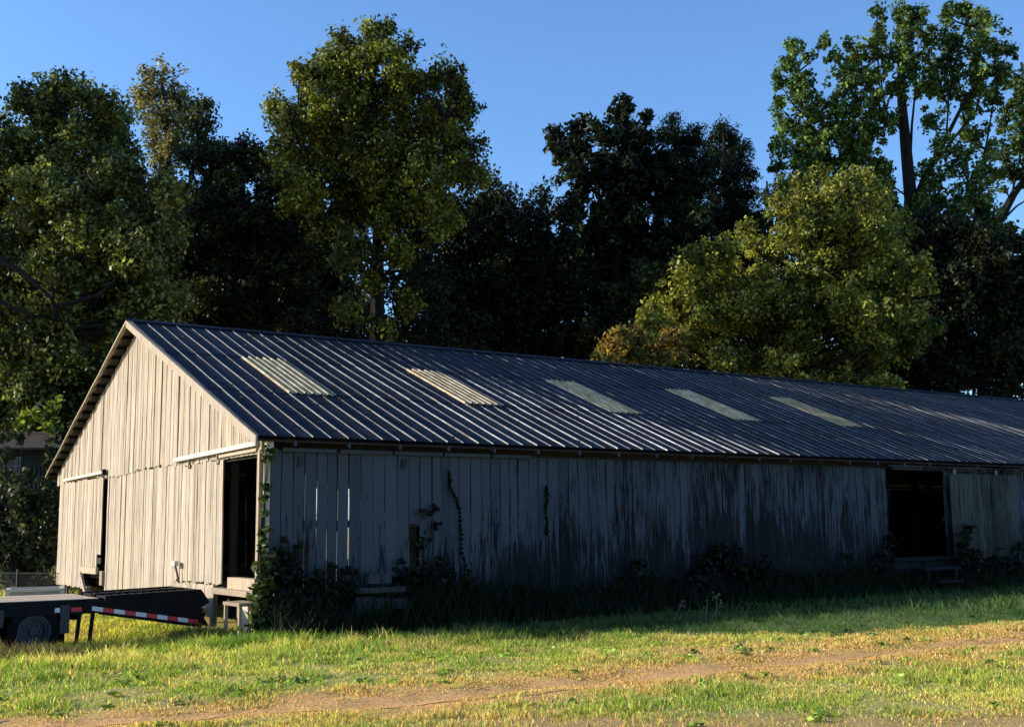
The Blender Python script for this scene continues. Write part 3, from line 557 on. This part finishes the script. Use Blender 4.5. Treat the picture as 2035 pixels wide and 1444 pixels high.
# rake boards
def rake(name, y0, y1, x0, x1, t0, t1, m, wob=.012, n=9, top=.0, xap=None):
    mb = MB(); vs = []; fs = []
    for i in range(n):
        t = i/(n-1); y_ = y0+(y1-y0)*t; z_ = rz_at(y_)+top+random.uniform(-wob, wob); xo = (xap or 0)*(1-abs(y_-HY)/HY); th = t0+(t1-t0)*t
        vs += [(x0+xo, y_, z_-th), (x1, y_, z_-th), (x1, y_, z_), (x0+xo, y_, z_)]
    for i in range(n-1):
        for q in range(4): fs.append((i*4+q, i*4+(q+1) % 4, i*4+4+(q+1) % 4, i*4+4+q))
    fs += [(0,1,2,3), (4*n-1, 4*n-2, 4*n-3, 4*n-4)]
    return bpart(mb.add(vs, fs), name, m, roof)
rake('rake_board', 0.0, HY-.003, -.045, -.012, .15, .14, M['trim'], .004, 12, .012, -.06)
rake('rake_board', HY+.003, 2*HY, -.04, -.012, .045, .03, M['trim'], .012, 14, .02, -.06)
rake('gable_fascia', 0.28, HY-.25, .16, .20, .19, .22, M['trim'], .003, 10, -.10)
# fallen leaves caught on the front slope
nl = 900; lx = rng.random(nl)*34+.3; ly = rng.random(nl)*6.9+.1; lz = ZE+RZ*ly/HY+.016
V, F_, C_ = leafcloud(np.stack([lx, ly, lz], -1), np.full(nl, .01), np.array([.16, .10, .045])[None]*(.4+rng.random(nl))[:, None], 1, .05, 1.4, up=3)
tag(link('fallen_leaves', npmesh('fallen_leaves', V, F_, C_), M['leaf']), 'fallen brown leaves scattered over the metal roof', 'leaves', kind='stuff')
# ---- gable wall
gw = MB()
for (y0, y1, z) in ((.5,13.6,2.76),(4.5,9.2,1.6),(4.5,9.2,.6),(2.0,3.8,.60)): gw.box((.25, y0, z), (.33, y1, z+.12))
for yy in (.45, 1.98, 4.55, 6.8, 9.1, 13.5): gw.box((.335, yy, .2), (.45, yy+.1, 2.75))
gable = bpart(gw, 'gable_wall', M['darkwood'])
def gboard(parent, y, w_, z0, z1, x=.20, lean=0., mat='gable', thick=1.): return put_board(parent, NZ, x, y+w_/2, z0, z1, w_, mat, rz=-math.pi/2, lean=lean, thick=thick)
for y_, w_ in frange(.34, 13.98, .11, .19):
    zt = rz_at(y_+w_/2)-.07 - (0 if y_ > HY else 0)
    zb = 2.84+random.uniform(-.02, .02)+(.04*math.sin(y_*1.3))
    if .3 < y_ < 4.5: zb = 2.80
    if zt > zb+.05: gboard(gable, y_, w_-random.choice((.006, .010, .016, .030)), zb, zt, .175+random.uniform(0, .018), random.uniform(-.008, .008))
for y_, w_ in frange(4.42, 9.2, .12, .2):
    gboard(gable, y_, w_-random.choice((.006, .012, .018, .032)), .36+.13*(9.2-y_)/4.8+random.uniform(-.035, .02), 2.86+random.uniform(-.03, .03), .196+random.uniform(0, .016), random.uniform(-.006, .006))
for y_, w_ in frange(3.4, 4.42, .12, .2): gboard(gable, y_, w_-.008, .42+random.uniform(-.04, .03), .82, .198)
for y_, w_ in frange(2.3, 3.4, .12, .2): gboard(gable, y_, w_-.006, .10+.1*random.random()+(.18 if y_ > 2.6 else 0), .73, .198)
for y_, w_ in frange(9.42, 13.5, .2, .3): pass
# right sliding door, pushed open to the left
d1 = bpart(MB().box((.172, 1.92, 2.55), (.19, 4.4, 2.68)).box((.172, 1.92, 1.0), (.19, 4.4, 1.13)), 'sliding_door', M['darkwood'])
for y_, w_ in frange(1.9, 4.42, .12, .19): gboard(d1, y_, w_-random.choice((.006, .012, .02)), .76+random.uniform(-.02, .015), 2.80+random.uniform(-.03, .02), .150+random.uniform(0, .012), -.018+.012*(y_-1.9)/2.5+random.uniform(-.003, .003))
for y_ in (2.15, 3.6): bpart(MB().bar((.14, y_, 2.72), (.14, y_, 2.92), .012, .05).box((.128, y_-.05, 2.74), (.14, y_+.05, 2.80)), 'door_hanger', M['trim'], d1)
d2 = bpart(MB().box((.172, 9.45, 2.55), (.19, 13.4, 2.68)).box((.172, 9.45, .95), (.19, 13.4, 1.08)), 'sliding_door', M['darkwood'])
for y_, w_ in frange(9.46, 13.5, .13, .2):
    zb = .38+random.uniform(-.02, .02) if y_ > 10.85 else .80+random.uniform(-.03, .03)
    if y_ < 9.62: zb = 1.15
    gboard(d2, y_, w_-random.choice((.006, .010, .016)), zb, 2.83+random.uniform(-.02, .02), .150+random.uniform(0, .012), random.uniform(-.004, .002))
bpart(MB().bar((.125, .36, 2.955), (.125, 4.42, 2.915), .07, .075), 'door_track', M['white'])
bpart(MB().bar((.15, .44, 2.86), (.15, 2.1, 2.85), .03, .045), 'track_brace', M['trim'])
bpart(MB().bar((.125, 9.33, 2.93), (.125, 12.9, 2.90), .07, .06), 'door_track', M['white'])
bpart(MB().box((.08, 9.22, 2.86), (.16, 9.32, 2.99)), 'track_end', M['black'])
bpart(MB().box((.165, .36, .45), (.215, .45, 2.86)), 'door_post', M['trim'])
bpart(MB().box((.14, 9.20, .50), (.26, 9.40, .80)), 'sill_block', M['lumber'])
bpart(MB().bar((.10, 10.95, .80), (.10, 9.45, .80), .06, .14), 'door_sill', M['trim'])
bpart(MB().bar((.06, 10.7, .70), (.02, 10.0, .28), .05, .12), 'brace', M['lumber'])
for y_ in (13.1, 10.75): bpart(MB().box((.2, y_-.06, -.1), (.3, y_+.08, .42)), 'foundation_post', M['trim'])
bpart(MB().box((.165, 2.28, .05), (.24, 2.42, .74)), 'foundation_post', M['trim'])
bpart(MB().box((.7, 9.3, -.1), (.9, 13.4, .36)), 'foundation_wall', M['darkwood'])
bpart(MB().box((.02, 3.9, 1.02), (.09, 4.1, 1.10)), 'wall_bracket', M['white'])
bpart(MB().bar((.06, 3.98, 1.02), (.1, 3.85, .72), .02, .03), 'wall_bracket', M['darkwood'])
bpart(MB().box((.30, .5, 2.92), (.42, 13.6, 3.05)), 'tie_beam', M['darkwood'])
# sill and loading lip of the right gable door
bpart(MB().box((.16, .46, .70), (.33, 1.62, .88)), 'door_sill', M['lumber'])
bpart(MB().box((.12, .44, .60), (.325, 2.25, .695)), 'door_sill', M['lumber'])
# floor, back wall, far end
bpart(MB().box((.33, .45, .62), (L, 13.6, .80)), 'floor', M['darkwood'])
bk = MB()
for x, w_ in frange(.3, L, .2, .24):
    if not 6.55 < x < 8.35: bk.box((x, 13.65, .3), (x+w_-.008, 13.68, 2.9))
bpart(bk.box((.3, 13.60, 2.8), (L, 13.645, 3.0)), 'back_wall', M['front'])
en = MB()
for y_, w_ in frange(.3, 13.9, .2, .24): en.box((L-.05, y_, .3), (L-.02, y_+w_-.006, rz_at(y_+w_/2)-.08))
bpart(en, 'end_wall', M['front'])
# posts inside
for xx in np.arange(3.5, L, 3.66):
    for yy in (4.6, 9.5): bpart(MB().box((xx, yy, .8), (xx+.15, yy+.15, rz_at(yy)-.1)), 'inner_post', M['darkwood'])

# ------------------------------------------------------------------ things at the barn
c = empty('crate', (1.6, 2.6, .8)); tag(c, 'dim reddish slatted crate on the floor inside the open gable door', 'crate')
for k in range(3): MB().box((-.5, -.3, .04+k*.16), (.5, -.27, .16+k*.16)).build('slat', M['rust'], c)
for k in range(3): MB().box((-.53, -.27, .04+k*.16), (-.5, .3, .16+k*.16)).build('slat', M['rust'], c)
MB().box((-.5, -.265, 0), (.5, .3, .04)).build('bottom', M['rust'], c)
st = empty('step_stool', (.02, .55, 0)); tag(st, 'pale wooden step in front of the open gable door at the corner', 'step')
MB().box((-.16, -.27, .49), (.13, .42, .54)).build('step_top', M['lumber'], st)
for a, b in ((-.15, -.2), (.06, -.2), (-.15, .4), (.06, .4)): MB().box((a, b-.05, -.02), (a+.05, b, .488)).build('leg', M['lumber'], st)
st2 = tag(MB().box((.13, -.42, 0), (.30, .42, .52)).build('concrete_block', M['concrete'], None, (.1, .92, 0)), 'pale block under the gable door sill behind the wooden step', 'block')
ls = empty('loading_step', (2.15, .1, 0)); tag(ls, 'peeling painted loading step against the long wall near the corner, half hidden in vines', 'step')
MB().box((-.42, -.12, .62), (.38, .12, .70)).build('step_top', M['slat'], ls)
MB().box((-.22, -.02, .76), (.18, .14, .92)).build('back_block', M['slat'], ls)
for k in range(3): MB().box((-.50+k*.31, -.14, .30+.03*k), (-.22+k*.31, -.10, .56-.02*k)).build('riser_board', M['slat'], ls)
ls2 = empty('loading_step', (16.0, -.1, 0)); tag(ls2, 'dark plank step below the open door at the far end of the long wall', 'step')
MB().box((-.6, -.2, .58), (.7, .2, .64)).build('step_top', M['front'], ls2)
for a in (-.5, .5): MB().box((a, -.18, 0), (a+.08, .18, .575)).build('support', M['front'], ls2)
MB().box((-.4, -.4, .3), (.5, -.21, .36)).build('tread', M['front'], ls2)
# pallet bin
bn = empty('storage_bin', at(70, 1180, 26)*np.array([1, 1, 0])+np.array([0, 0, -.40]), math.radians(-12)); tag(bn, 'grey plastic storage bin with slotted sides behind the trailer', 'bin')
MB().box((-.56, -.5, .06), (.56, .5, .10)).build('base', M['bin'], bn)
for s_ in (-1, 1):
    MB().box((-.54, s_*.5-.02, .1), (.54, s_*.5+.02, .74)).build('side_panel', M['bindark'], bn); MB().box((s_*.56-.02, -.48, .1), (s_*.56+.02, .48, .74)).build('side_panel', M['bindark'], bn)
    for t_ in (-1, 1): MB().box((s_*.56-.05, t_*.5-.05, 0), (s_*.56+.05, t_*.5+.05, .80)).build('corner_post', M['bin'], bn)
MB().box((-.51, -.55, .74), (.51, -.45, .80)).box((-.51, .45, .74), (.51, .55, .80)).box((-.61, -.45, .74), (-.51, .45, .80)).box((.51, -.45, .74), (.61, .45, .80)).build('rim', M['bin'], bn)
mb = MB()
for q in (-.36, .1):
    for k in range(9): mb.box((q+k*.035, -.545, .5), (q+k*.035+.018, -.5205, .66))
mb.build('slots', M['bin'], bn)
# chain link fence
fp = [at(-60, 1150, 29.5), at(40, 1150, 28.6), at(135, 1150, 27.8)]
fc = empty('chain_link_fence', (fp[0][0], fp[0][1], 0)); tag(fc, 'chain link fence in the undergrowth left of the barn', 'fence')
A = Vector((0, 0, -.2)); Bv = Vector((fp[2][0]-fp[0][0], fp[2][1]-fp[0][1], -.2)); ln = Bv.length; dv = (Bv-A)/ln
for t_ in (0, .5, 1.): MB().tube([A+dv*ln*t_, A+dv*ln*t_+Vector((0, 0, .95))], .03, 6).build('post', M['wire'], fc)
MB().tube([A+Vector((0, 0, .85)), Bv+Vector((0, 0, .85))], .009, 5).build('top_rail', M['wire'], fc)
mb = MB(); s_ = .075
for k in range(int(ln/s_)):
    for sg in (-1, 1):
        a = A+dv*(k*s_); b = a+dv*(.88*sg*.6)+Vector((0, 0, .88))
        mb.tube([a, b], .004, 3, False)
o = mb.build('wire_mesh', M['wire'], fc); o['kind'] = 'stuff'
# cabin on the rise at the left
cp = at(70, 960, 33.5); cb = empty('cabin', (cp[0], cp[1], cp[2]-.2), math.radians(-34)); tag(cb, 'small dark green cabin with one window and pale slats, left of the barn', 'cabin')
MB().box((-1.55, .0, 0), (.62, 2.4, 1.2)).build('wall', M['cabin'], cb)
MB().box((.62, .35, 0), (1.6, 2.4, 1.15)).build('side_wall', M['darkwood'], cb)
MB().add([(-1.8, -.45, 1.15), (1.9, -.45, 1.15), (1.9, 1.2, 1.75), (-1.8, 1.2, 1.75), (-1.8, 2.8, 1.15), (1.9, 2.8, 1.15), (-1.8, -.45, 1.21), (1.9, -.45, 1.21), (1.9, 1.2, 1.82), (-1.8, 1.2, 1.82), (-1.8, 2.8, 1.21), (1.9, 2.8, 1.21)],
     [(0,1,2,3),(3,2,5,4),(7,6,9,8),(8,9,10,11),(0,6,7,1),(4,5,11,10),(0,3,9,6),(3,4,10,9),(1,7,8,2),(2,8,11,5)]).build('roof', M['shingle'], cb)
wn = MB().box((-.83, -.03, .46), (-.78, 0, .98)).box((-.45, -.03, .46), (-.40, 0, .98)).box((-.78, -.03, .46), (-.45, 0, .51)).box((-.78, -.03, .93), (-.45, 0, .98)).box((-.78, -.028, .70), (-.45, 0, .73)).build('window', M['frame'], cb)
for z_ in (.51, .73): MB().box((-.78, -.012, z_), (-.45, -.004, z_+.2)).build('pane', M['glass'], wn)
for k in range(7): MB().box((-.3+k*.125, -.05, .02), (-.24+k*.125, -.02, .66)).build('slat', M['slat'], cb)
for k in range(3): MB().box((-1.4+k*.17, -.05, .1), (-1.33+k*.17, -.02, 1.0)).build('slat', M['slat'], cb)

# ------------------------------------------------------------------ trailer
tr = empty('flatbed_trailer', (-2.8, 2.7, -.18)); tag(tr, 'black flatbed trailer with plank deck, dovetail and ramps parked beside the gable', 'trailer')
TO = Vector((-2.8, 2.7, -.18))
def tpart(mb, name, m, parent=None):
    mb.v = [tuple(Vector(v)-TO) for v in mb.v]; return mb.build(name, m, parent or tr)
XD = -1.86
for k in range(12): # deck planks run along the trailer
    y0 = 1.56+k*.142
    tpart(MB().box((-8.2, y0, .60), (XD, y0+.136, .635+random.uniform(0, .004))), 'deck_plank', M['deck'])
tpart(MB().box((-8.2, 1.50, .42), (XD-.02, 1.56, .63)).box((-8.2, 3.27, .42), (XD-.02, 3.33, .63)), 'side_rail', M['black'])
for x_ in np.arange(-8.0, -2, .6): tpart(MB().box((x_, 1.57, .50), (x_+.06, 3.26, .595)), 'cross_member', M['black'])
tpart(MB().box((-8.2, 2.1, .30), (-2.0, 2.2, .495)).box((-8.2, 2.85, .30), (-2.0, 2.95, .495)), 'main_beam', M['black'])
# dovetail sloping down to the right: side plates, top plate
for y0 in (1.50, 3.27):
    tpart(MB().add([(XD, y0, .40), (XD, y0, .62), (-.22, y0, .34), (-.30, y0, .12), (XD, y0+.06, .40), (XD, y0+.06, .62), (-.22, y0+.06, .34), (-.30, y0+.06, .12)],
        [(0,1,2,3),(4,7,6,5),(0,4,5,1),(1,5,6,2),(2,6,7,3),(3,7,4,0)]), 'dovetail_side', M['black'])
tpart(MB().add([(XD, 1.57, .58), (XD, 3.26, .58), (-.22, 3.26, .30), (-.22, 1.57, .30), (XD, 1.57, .54), (XD, 3.26, .54), (-.22, 3.26, .26), (-.22, 1.57, .26)], [(0,1,2,3),(4,7,6,5),(0,4,5,1),(1,5,6,2),(2,6,7,3),(3,7,4,0)]), 'dovetail_deck', M['black'])
tpart(MB().add([(-1.83, 1.565, .60), (-.30, 1.565, .66), (-.26, 1.565, .34), (-1.83, 1.60, .60), (-.30, 1.60, .66), (-.26, 1.60, .34)], [(0,1,2),(3,5,4),(0,3,4,1),(1,4,5,2),(2,5,3,0)]), 'ramp_side_plate', M['black'])
for y0 in (1.62, 2.45):     # ramps folded up over the dovetail
    rp = tpart(MB().bar((-1.75, y0+.03, .62), (-.26, y0+.03, .66), .05, .09), 'ramp', M['black'])
    tpart(MB().bar((-1.75, y0+.7, .62), (-.26, y0+.7, .66), .05, .09), 'ramp_rail', M['black'], rp)
    for k in range(12):
        t_ = (k+.5)/12; tpart(MB().box((-1.75+1.49*t_-.03, y0+.06, .62+.04*t_), (-1.75+1.49*t_+.03, y0+.67, .645+.04*t_)), 'ramp_rung', M['black'], rp)
    tpart(MB().add([(-.26, y0, .70), (-.12, y0, .50), (-.30, y0, .40), (-.12, y0, .12), (-.5, y0, .2), (-.5, y0, .66), (-.26, y0+.73, .70), (-.12, y0+.73, .50), (-.30, y0+.73, .40), (-.12, y0+.73, .12), (-.5, y0+.73, .2), (-.5, y0+.73, .66)],
        [(0,1,2,3,4,5),(11,10,9,8,7,6),(0,6,7,1),(1,7,8,2),(2,8,9,3),(3,9,10,4),(4,10,11,5),(5,11,6,0)]), 'ramp_foot', M['black'], rp)
# support legs and mud flap
for x_ in (-2.12, -1.93): tpart(MB().bar((x_-.05, 1.6, -.15), (x_, 1.6, .42), .05, .05), 'leg', M['black'])
tpart(MB().box((-2.42, 1.49, .15), (-2.29, 1.505, .56)), 'rear_bracket', M['steel'])
tpart(MB().box((-3.28, 1.49, .28), (-3.20, 1.505, .52)), 'rear_bracket', M['steel'])
tpart(MB().box((-2.34, 1.66, .0), (-2.31, 2.3, .48)), 'mud_flap', M['blackrub'])
# tape: two level pieces, then ten along the dovetail
def tape(x0, x1, z0, z1, m): tpart(MB().add([(x0, 1.494, z0-.032), (x1, 1.494, z1-.032), (x1, 1.494, z1+.032), (x0, 1.494, z0+.032), (x0, 1.4995, z0-.032), (x1, 1.4995, z1-.032), (x1, 1.4995, z1+.032), (x0, 1.4995, z0+.032)], [(0,1,2,3),(4,7,6,5),(0,4,5,1),(1,5,6,2),(2,6,7,3),(3,7,4,0)]), 'reflective_tape', M[m])
tape(-2.50, -2.43, .49, .49, 'wtape'); tape(-2.27, -2.12, .49, .49, 'red')
for k in range(10):
    a, b = -1.97+k*.163, -1.97+(k+1)*.163-.003; f_ = lambda x: .495-.285*(x+1.97)/1.63; tape(a, b, f_(a), f_(b), 'wtape' if k % 2 == 0 else 'red')
# wheels: dual tandem on the near and far side
for wx in (-2.77, -3.62):
    for y0, sgn in ((1.50, 1), (1.80, 1), (3.05, -1), (2.75, -1)):
        ww = empty('wheel', Vector((wx, y0+.12, .20))-TO); ww.parent = tr
        MB().ring((0, 0, 0), .235, .36, -.11, .11, 32).ring((0, 0, 0), .30, .375, -.08, .08, 32).build('tyre', M['blackrub'], ww)
        rm = MB().ring((0, 0, 0), .205, .238, -.105, -.085, 32).ring((0, 0, 0), .16, .205, -.06, -.05, 32).ring((0, 0, 0), .195, .21, -.09, -.05, 32).ring((0, 0, 0), .0, .16, .0, .02, 32).build('rim', M['steel'], ww)
        mb = MB()
        for k in range(8): a = k*math.pi/4; mb.tube([(.10*math.cos(a), -.03, .10*math.sin(a)), (.10*math.cos(a), .0, .10*math.sin(a))], .012, 6)
        mb.tube([(0, -.05, 0), (0, .0, 0)], .06, 12).build('hub', M['steel'], ww)

# ------------------------------------------------------------------ vines and weeds
def vine(label, spots, tints, size=.075, dens=230, stem=None, y0=.26, cat='vine', group='vines climbing the barn', bulge=.22, path=None):
    root = np.array([spots[0][0], y0, 0.]); o = empty('vine', root); tag(o, label, cat, group); cs = []; rs = []; cl = []
    for (X_, Z_, r) in spots:
        m = max(4, int(dens*r*r)); a = rng.random(m)*2*math.pi; q = np.sqrt(rng.random(m))*r
        dep = bulge*np.sqrt(np.maximum(0, 1-(q/r)**2))*min(1, r*2.5)*rng.random(m)
        cs.append(np.stack([X_+q*np.cos(a), y0-.03-dep, np.maximum(.02, Z_+q*np.sin(a))], -1)); rs.append(np.minimum(r, .05+.06*rng.random(m)))
        t = rng.random(m)[:, None]; cl.append(tints[0]*(1-t)+tints[1]*t)
    V, F_, C_ = leafcloud(np.concatenate(cs), np.concatenate(rs), np.concatenate(cl), 7, size, 1.2, up=0); V[:, 1] = np.minimum(V[:, 1], .29)
    link('foliage', npmesh('foliage', V-root, F_, C_), M['leaf'], o); mb = MB()
    if path: mb.tube([(a-root[0], 0, b) for a, b in [(path[0][0], 0)]+list(path)], .008, 4)
    for i in range(0 if path else max(2, len(spots)//2)):
        X_, Z_, r = random.choice(spots); mb.tube([(random.uniform(-.1, .1), 0, 0), ((X_-root[0])*.5+random.uniform(-.05, .05), .0, Z_*.5), (X_-root[0], .0, Z_)], [.012, .01, .005], 4)
    mb.build('stems', M['bark'], o); return o
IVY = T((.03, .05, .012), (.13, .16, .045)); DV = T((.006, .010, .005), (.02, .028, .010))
def climb(label, pts, tints, r0=.03): # thin climbing stem with leaves
    sp = []
    for (a, b) in zip(pts[:-1], pts[1:]):
        for t_ in np.arange(0, 1, .2): sp.append((a[0]+(b[0]-a[0])*t_+random.uniform(-.02, .02), a[1]+(b[1]-a[1])*t_, r0*random.uniform(.3, 1.1)))
    return vine(label, sp, tints, .034, 420, path=pts)
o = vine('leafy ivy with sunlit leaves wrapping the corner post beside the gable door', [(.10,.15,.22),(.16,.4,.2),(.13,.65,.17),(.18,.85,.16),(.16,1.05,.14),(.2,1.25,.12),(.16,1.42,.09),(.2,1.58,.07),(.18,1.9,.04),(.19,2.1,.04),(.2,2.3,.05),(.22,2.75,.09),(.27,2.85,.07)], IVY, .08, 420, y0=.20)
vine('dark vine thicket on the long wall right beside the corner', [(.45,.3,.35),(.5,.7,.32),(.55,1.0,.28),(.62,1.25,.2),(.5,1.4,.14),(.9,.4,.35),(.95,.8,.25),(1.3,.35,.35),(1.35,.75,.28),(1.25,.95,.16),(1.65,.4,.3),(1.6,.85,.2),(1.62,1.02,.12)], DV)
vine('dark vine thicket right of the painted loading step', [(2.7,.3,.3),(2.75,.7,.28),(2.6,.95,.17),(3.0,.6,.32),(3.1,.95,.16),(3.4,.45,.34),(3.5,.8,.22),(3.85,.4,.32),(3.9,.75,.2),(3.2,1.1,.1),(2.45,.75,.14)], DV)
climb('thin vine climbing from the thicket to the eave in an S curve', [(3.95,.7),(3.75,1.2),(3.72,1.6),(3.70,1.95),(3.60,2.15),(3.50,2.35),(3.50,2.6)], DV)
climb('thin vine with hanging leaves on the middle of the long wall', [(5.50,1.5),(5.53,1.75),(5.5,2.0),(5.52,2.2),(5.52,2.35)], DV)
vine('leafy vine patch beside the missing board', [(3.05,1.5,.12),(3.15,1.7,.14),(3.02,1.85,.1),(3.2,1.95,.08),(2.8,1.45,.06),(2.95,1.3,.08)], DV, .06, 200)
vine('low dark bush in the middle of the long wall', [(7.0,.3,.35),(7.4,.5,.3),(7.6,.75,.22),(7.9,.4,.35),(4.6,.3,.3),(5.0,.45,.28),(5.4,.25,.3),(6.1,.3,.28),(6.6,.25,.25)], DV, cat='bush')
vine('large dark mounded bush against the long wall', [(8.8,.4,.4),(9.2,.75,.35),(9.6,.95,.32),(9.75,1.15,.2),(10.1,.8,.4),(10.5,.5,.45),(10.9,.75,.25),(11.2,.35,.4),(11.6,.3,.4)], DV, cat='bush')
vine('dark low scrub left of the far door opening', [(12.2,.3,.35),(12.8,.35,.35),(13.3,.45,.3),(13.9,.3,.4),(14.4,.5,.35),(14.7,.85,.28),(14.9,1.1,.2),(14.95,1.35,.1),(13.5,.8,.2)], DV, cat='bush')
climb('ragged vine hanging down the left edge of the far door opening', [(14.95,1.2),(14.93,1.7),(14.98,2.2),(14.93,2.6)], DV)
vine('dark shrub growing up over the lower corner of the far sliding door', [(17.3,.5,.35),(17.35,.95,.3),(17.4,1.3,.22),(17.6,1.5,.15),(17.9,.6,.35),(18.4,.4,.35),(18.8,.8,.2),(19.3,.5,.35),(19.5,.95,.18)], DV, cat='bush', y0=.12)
# weeds along the wall foot
N = 26000
x = rng.random(N)*26+.2; y = .28-rng.random(N)**1.6*(.9+.0*x); hh = (.22+.62*rng.random(N)**2)*(.5+fbm(x, y, 1.5, 120))*np.clip(.35+(y+.7), .3, 1)
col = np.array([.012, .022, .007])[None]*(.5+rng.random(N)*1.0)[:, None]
tag(link('weeds', blades('weeds', x, y, hh, .012+.02*rng.random(N), col, .5), M['grass']), 'dark tangled weeds growing along the foot of the long wall', 'weeds', kind='stuff')
# weeds round the trailer tail and tall grass before it
def weedpatch(label, cx, cy, rx, ry, n, h0, h1, col, wd=.012):
    a = rng.random(n)*2*math.pi; q = np.sqrt(rng.random(n)); x = cx+rx*q*np.cos(a); y = cy+ry*q*np.sin(a); r = (1-q*.6)
    c_ = np.array(col)[None]*(.5+rng.random(n)*.9)[:, None]
    return tag(link('weeds', blades('weeds', x, y, (h0+(h1-h0)*rng.random(n))*r, wd*(.6+rng.random(n)*.8), c_, .75), M['grass']), label, 'weeds', kind='stuff')
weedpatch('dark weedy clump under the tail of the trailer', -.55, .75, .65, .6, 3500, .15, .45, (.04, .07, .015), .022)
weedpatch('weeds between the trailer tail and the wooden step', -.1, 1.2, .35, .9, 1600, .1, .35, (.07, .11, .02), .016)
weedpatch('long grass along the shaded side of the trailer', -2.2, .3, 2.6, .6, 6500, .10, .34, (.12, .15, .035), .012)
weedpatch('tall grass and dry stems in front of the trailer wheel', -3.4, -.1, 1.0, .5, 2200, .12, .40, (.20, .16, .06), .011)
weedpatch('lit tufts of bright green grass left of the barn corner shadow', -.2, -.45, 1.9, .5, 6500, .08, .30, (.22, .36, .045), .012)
# broad leaved weeds scattered through the mown grass
x, y = frustum_pts(700, 8.8, 20.5); k = keep(x, y) & (track_d(x, y) > .5) & (fbm(x, y, .9, 140) > .5); x, y = x[k], y[k]
cs = np.stack([x, y, gz(x, y)+.025], -1); V, F_, C_ = leafcloud(cs, .05+.07*rng.random(len(x)), np.array([.26, .38, .07])[None]*(.5+rng.random(len(x)))[:, None], 14, .045, 1.5, up=1.2, flat=.35)
tag(link('clover', npmesh('clover', V, F_, C_), M['leaf']), 'low broad leaved weeds scattered in the mown grass', 'ground weeds', kind='stuff')
# dry stalks standing in the shadow edge
def stalk(label, px, D_, hgt, lean, heads):
    p = at(px, 1255, D_); p[2] = float(gz(p[0], p[1])); o = empty('weed_stalk', p); tag(o, label, 'dry weed', 'dry stalks at the edge of the shadow')
    top = Vector((RT[0]*lean, RT[1]*lean, hgt)); mid = top*.5+Vector((RT[0], RT[1], 0))*lean*-.12
    MB().tube([(0, 0, 0), mid, top], [.006, .005, .003], 4).build('stem', M['stalk'], o)
    mb = MB()
    for k in range(heads):
        e = top+Vector((RT[0], RT[1], 0))*random.uniform(-.07, .07)+Vector((0, 0, random.uniform(-.10, .05))); mb.tube([top*.93, e], [.003, .002], 3)
        mb.tube([e-Vector((0, 0, .012)), e, e+Vector((0, 0, .014))], [.003, .013, .002], 5)
    mb.build('seed_head', M['stalk'], o)
for a in (('short dry stalk bending right, leftmost of the dry stalks', 1338, 18.6, .36, .16, 6), ('thin straight dry stalk, second of the dry stalks from the left', 1392, 18.4, .24, .02, 1), ('dry stalk with a forked tip among the right hand dry stalks', 1402, 18.3, .38, .05, 3),
          ('dry stalk slanting strongly to the right', 1408, 18.2, .36, .20, 3), ('tallest dry stalk topped with pale seed heads', 1424, 18.3, .50, .02, 7), ('pale grass spike before the shadow near the left end of the wall', 627, 17.6, .24, .02, 4)): stalk(*a)
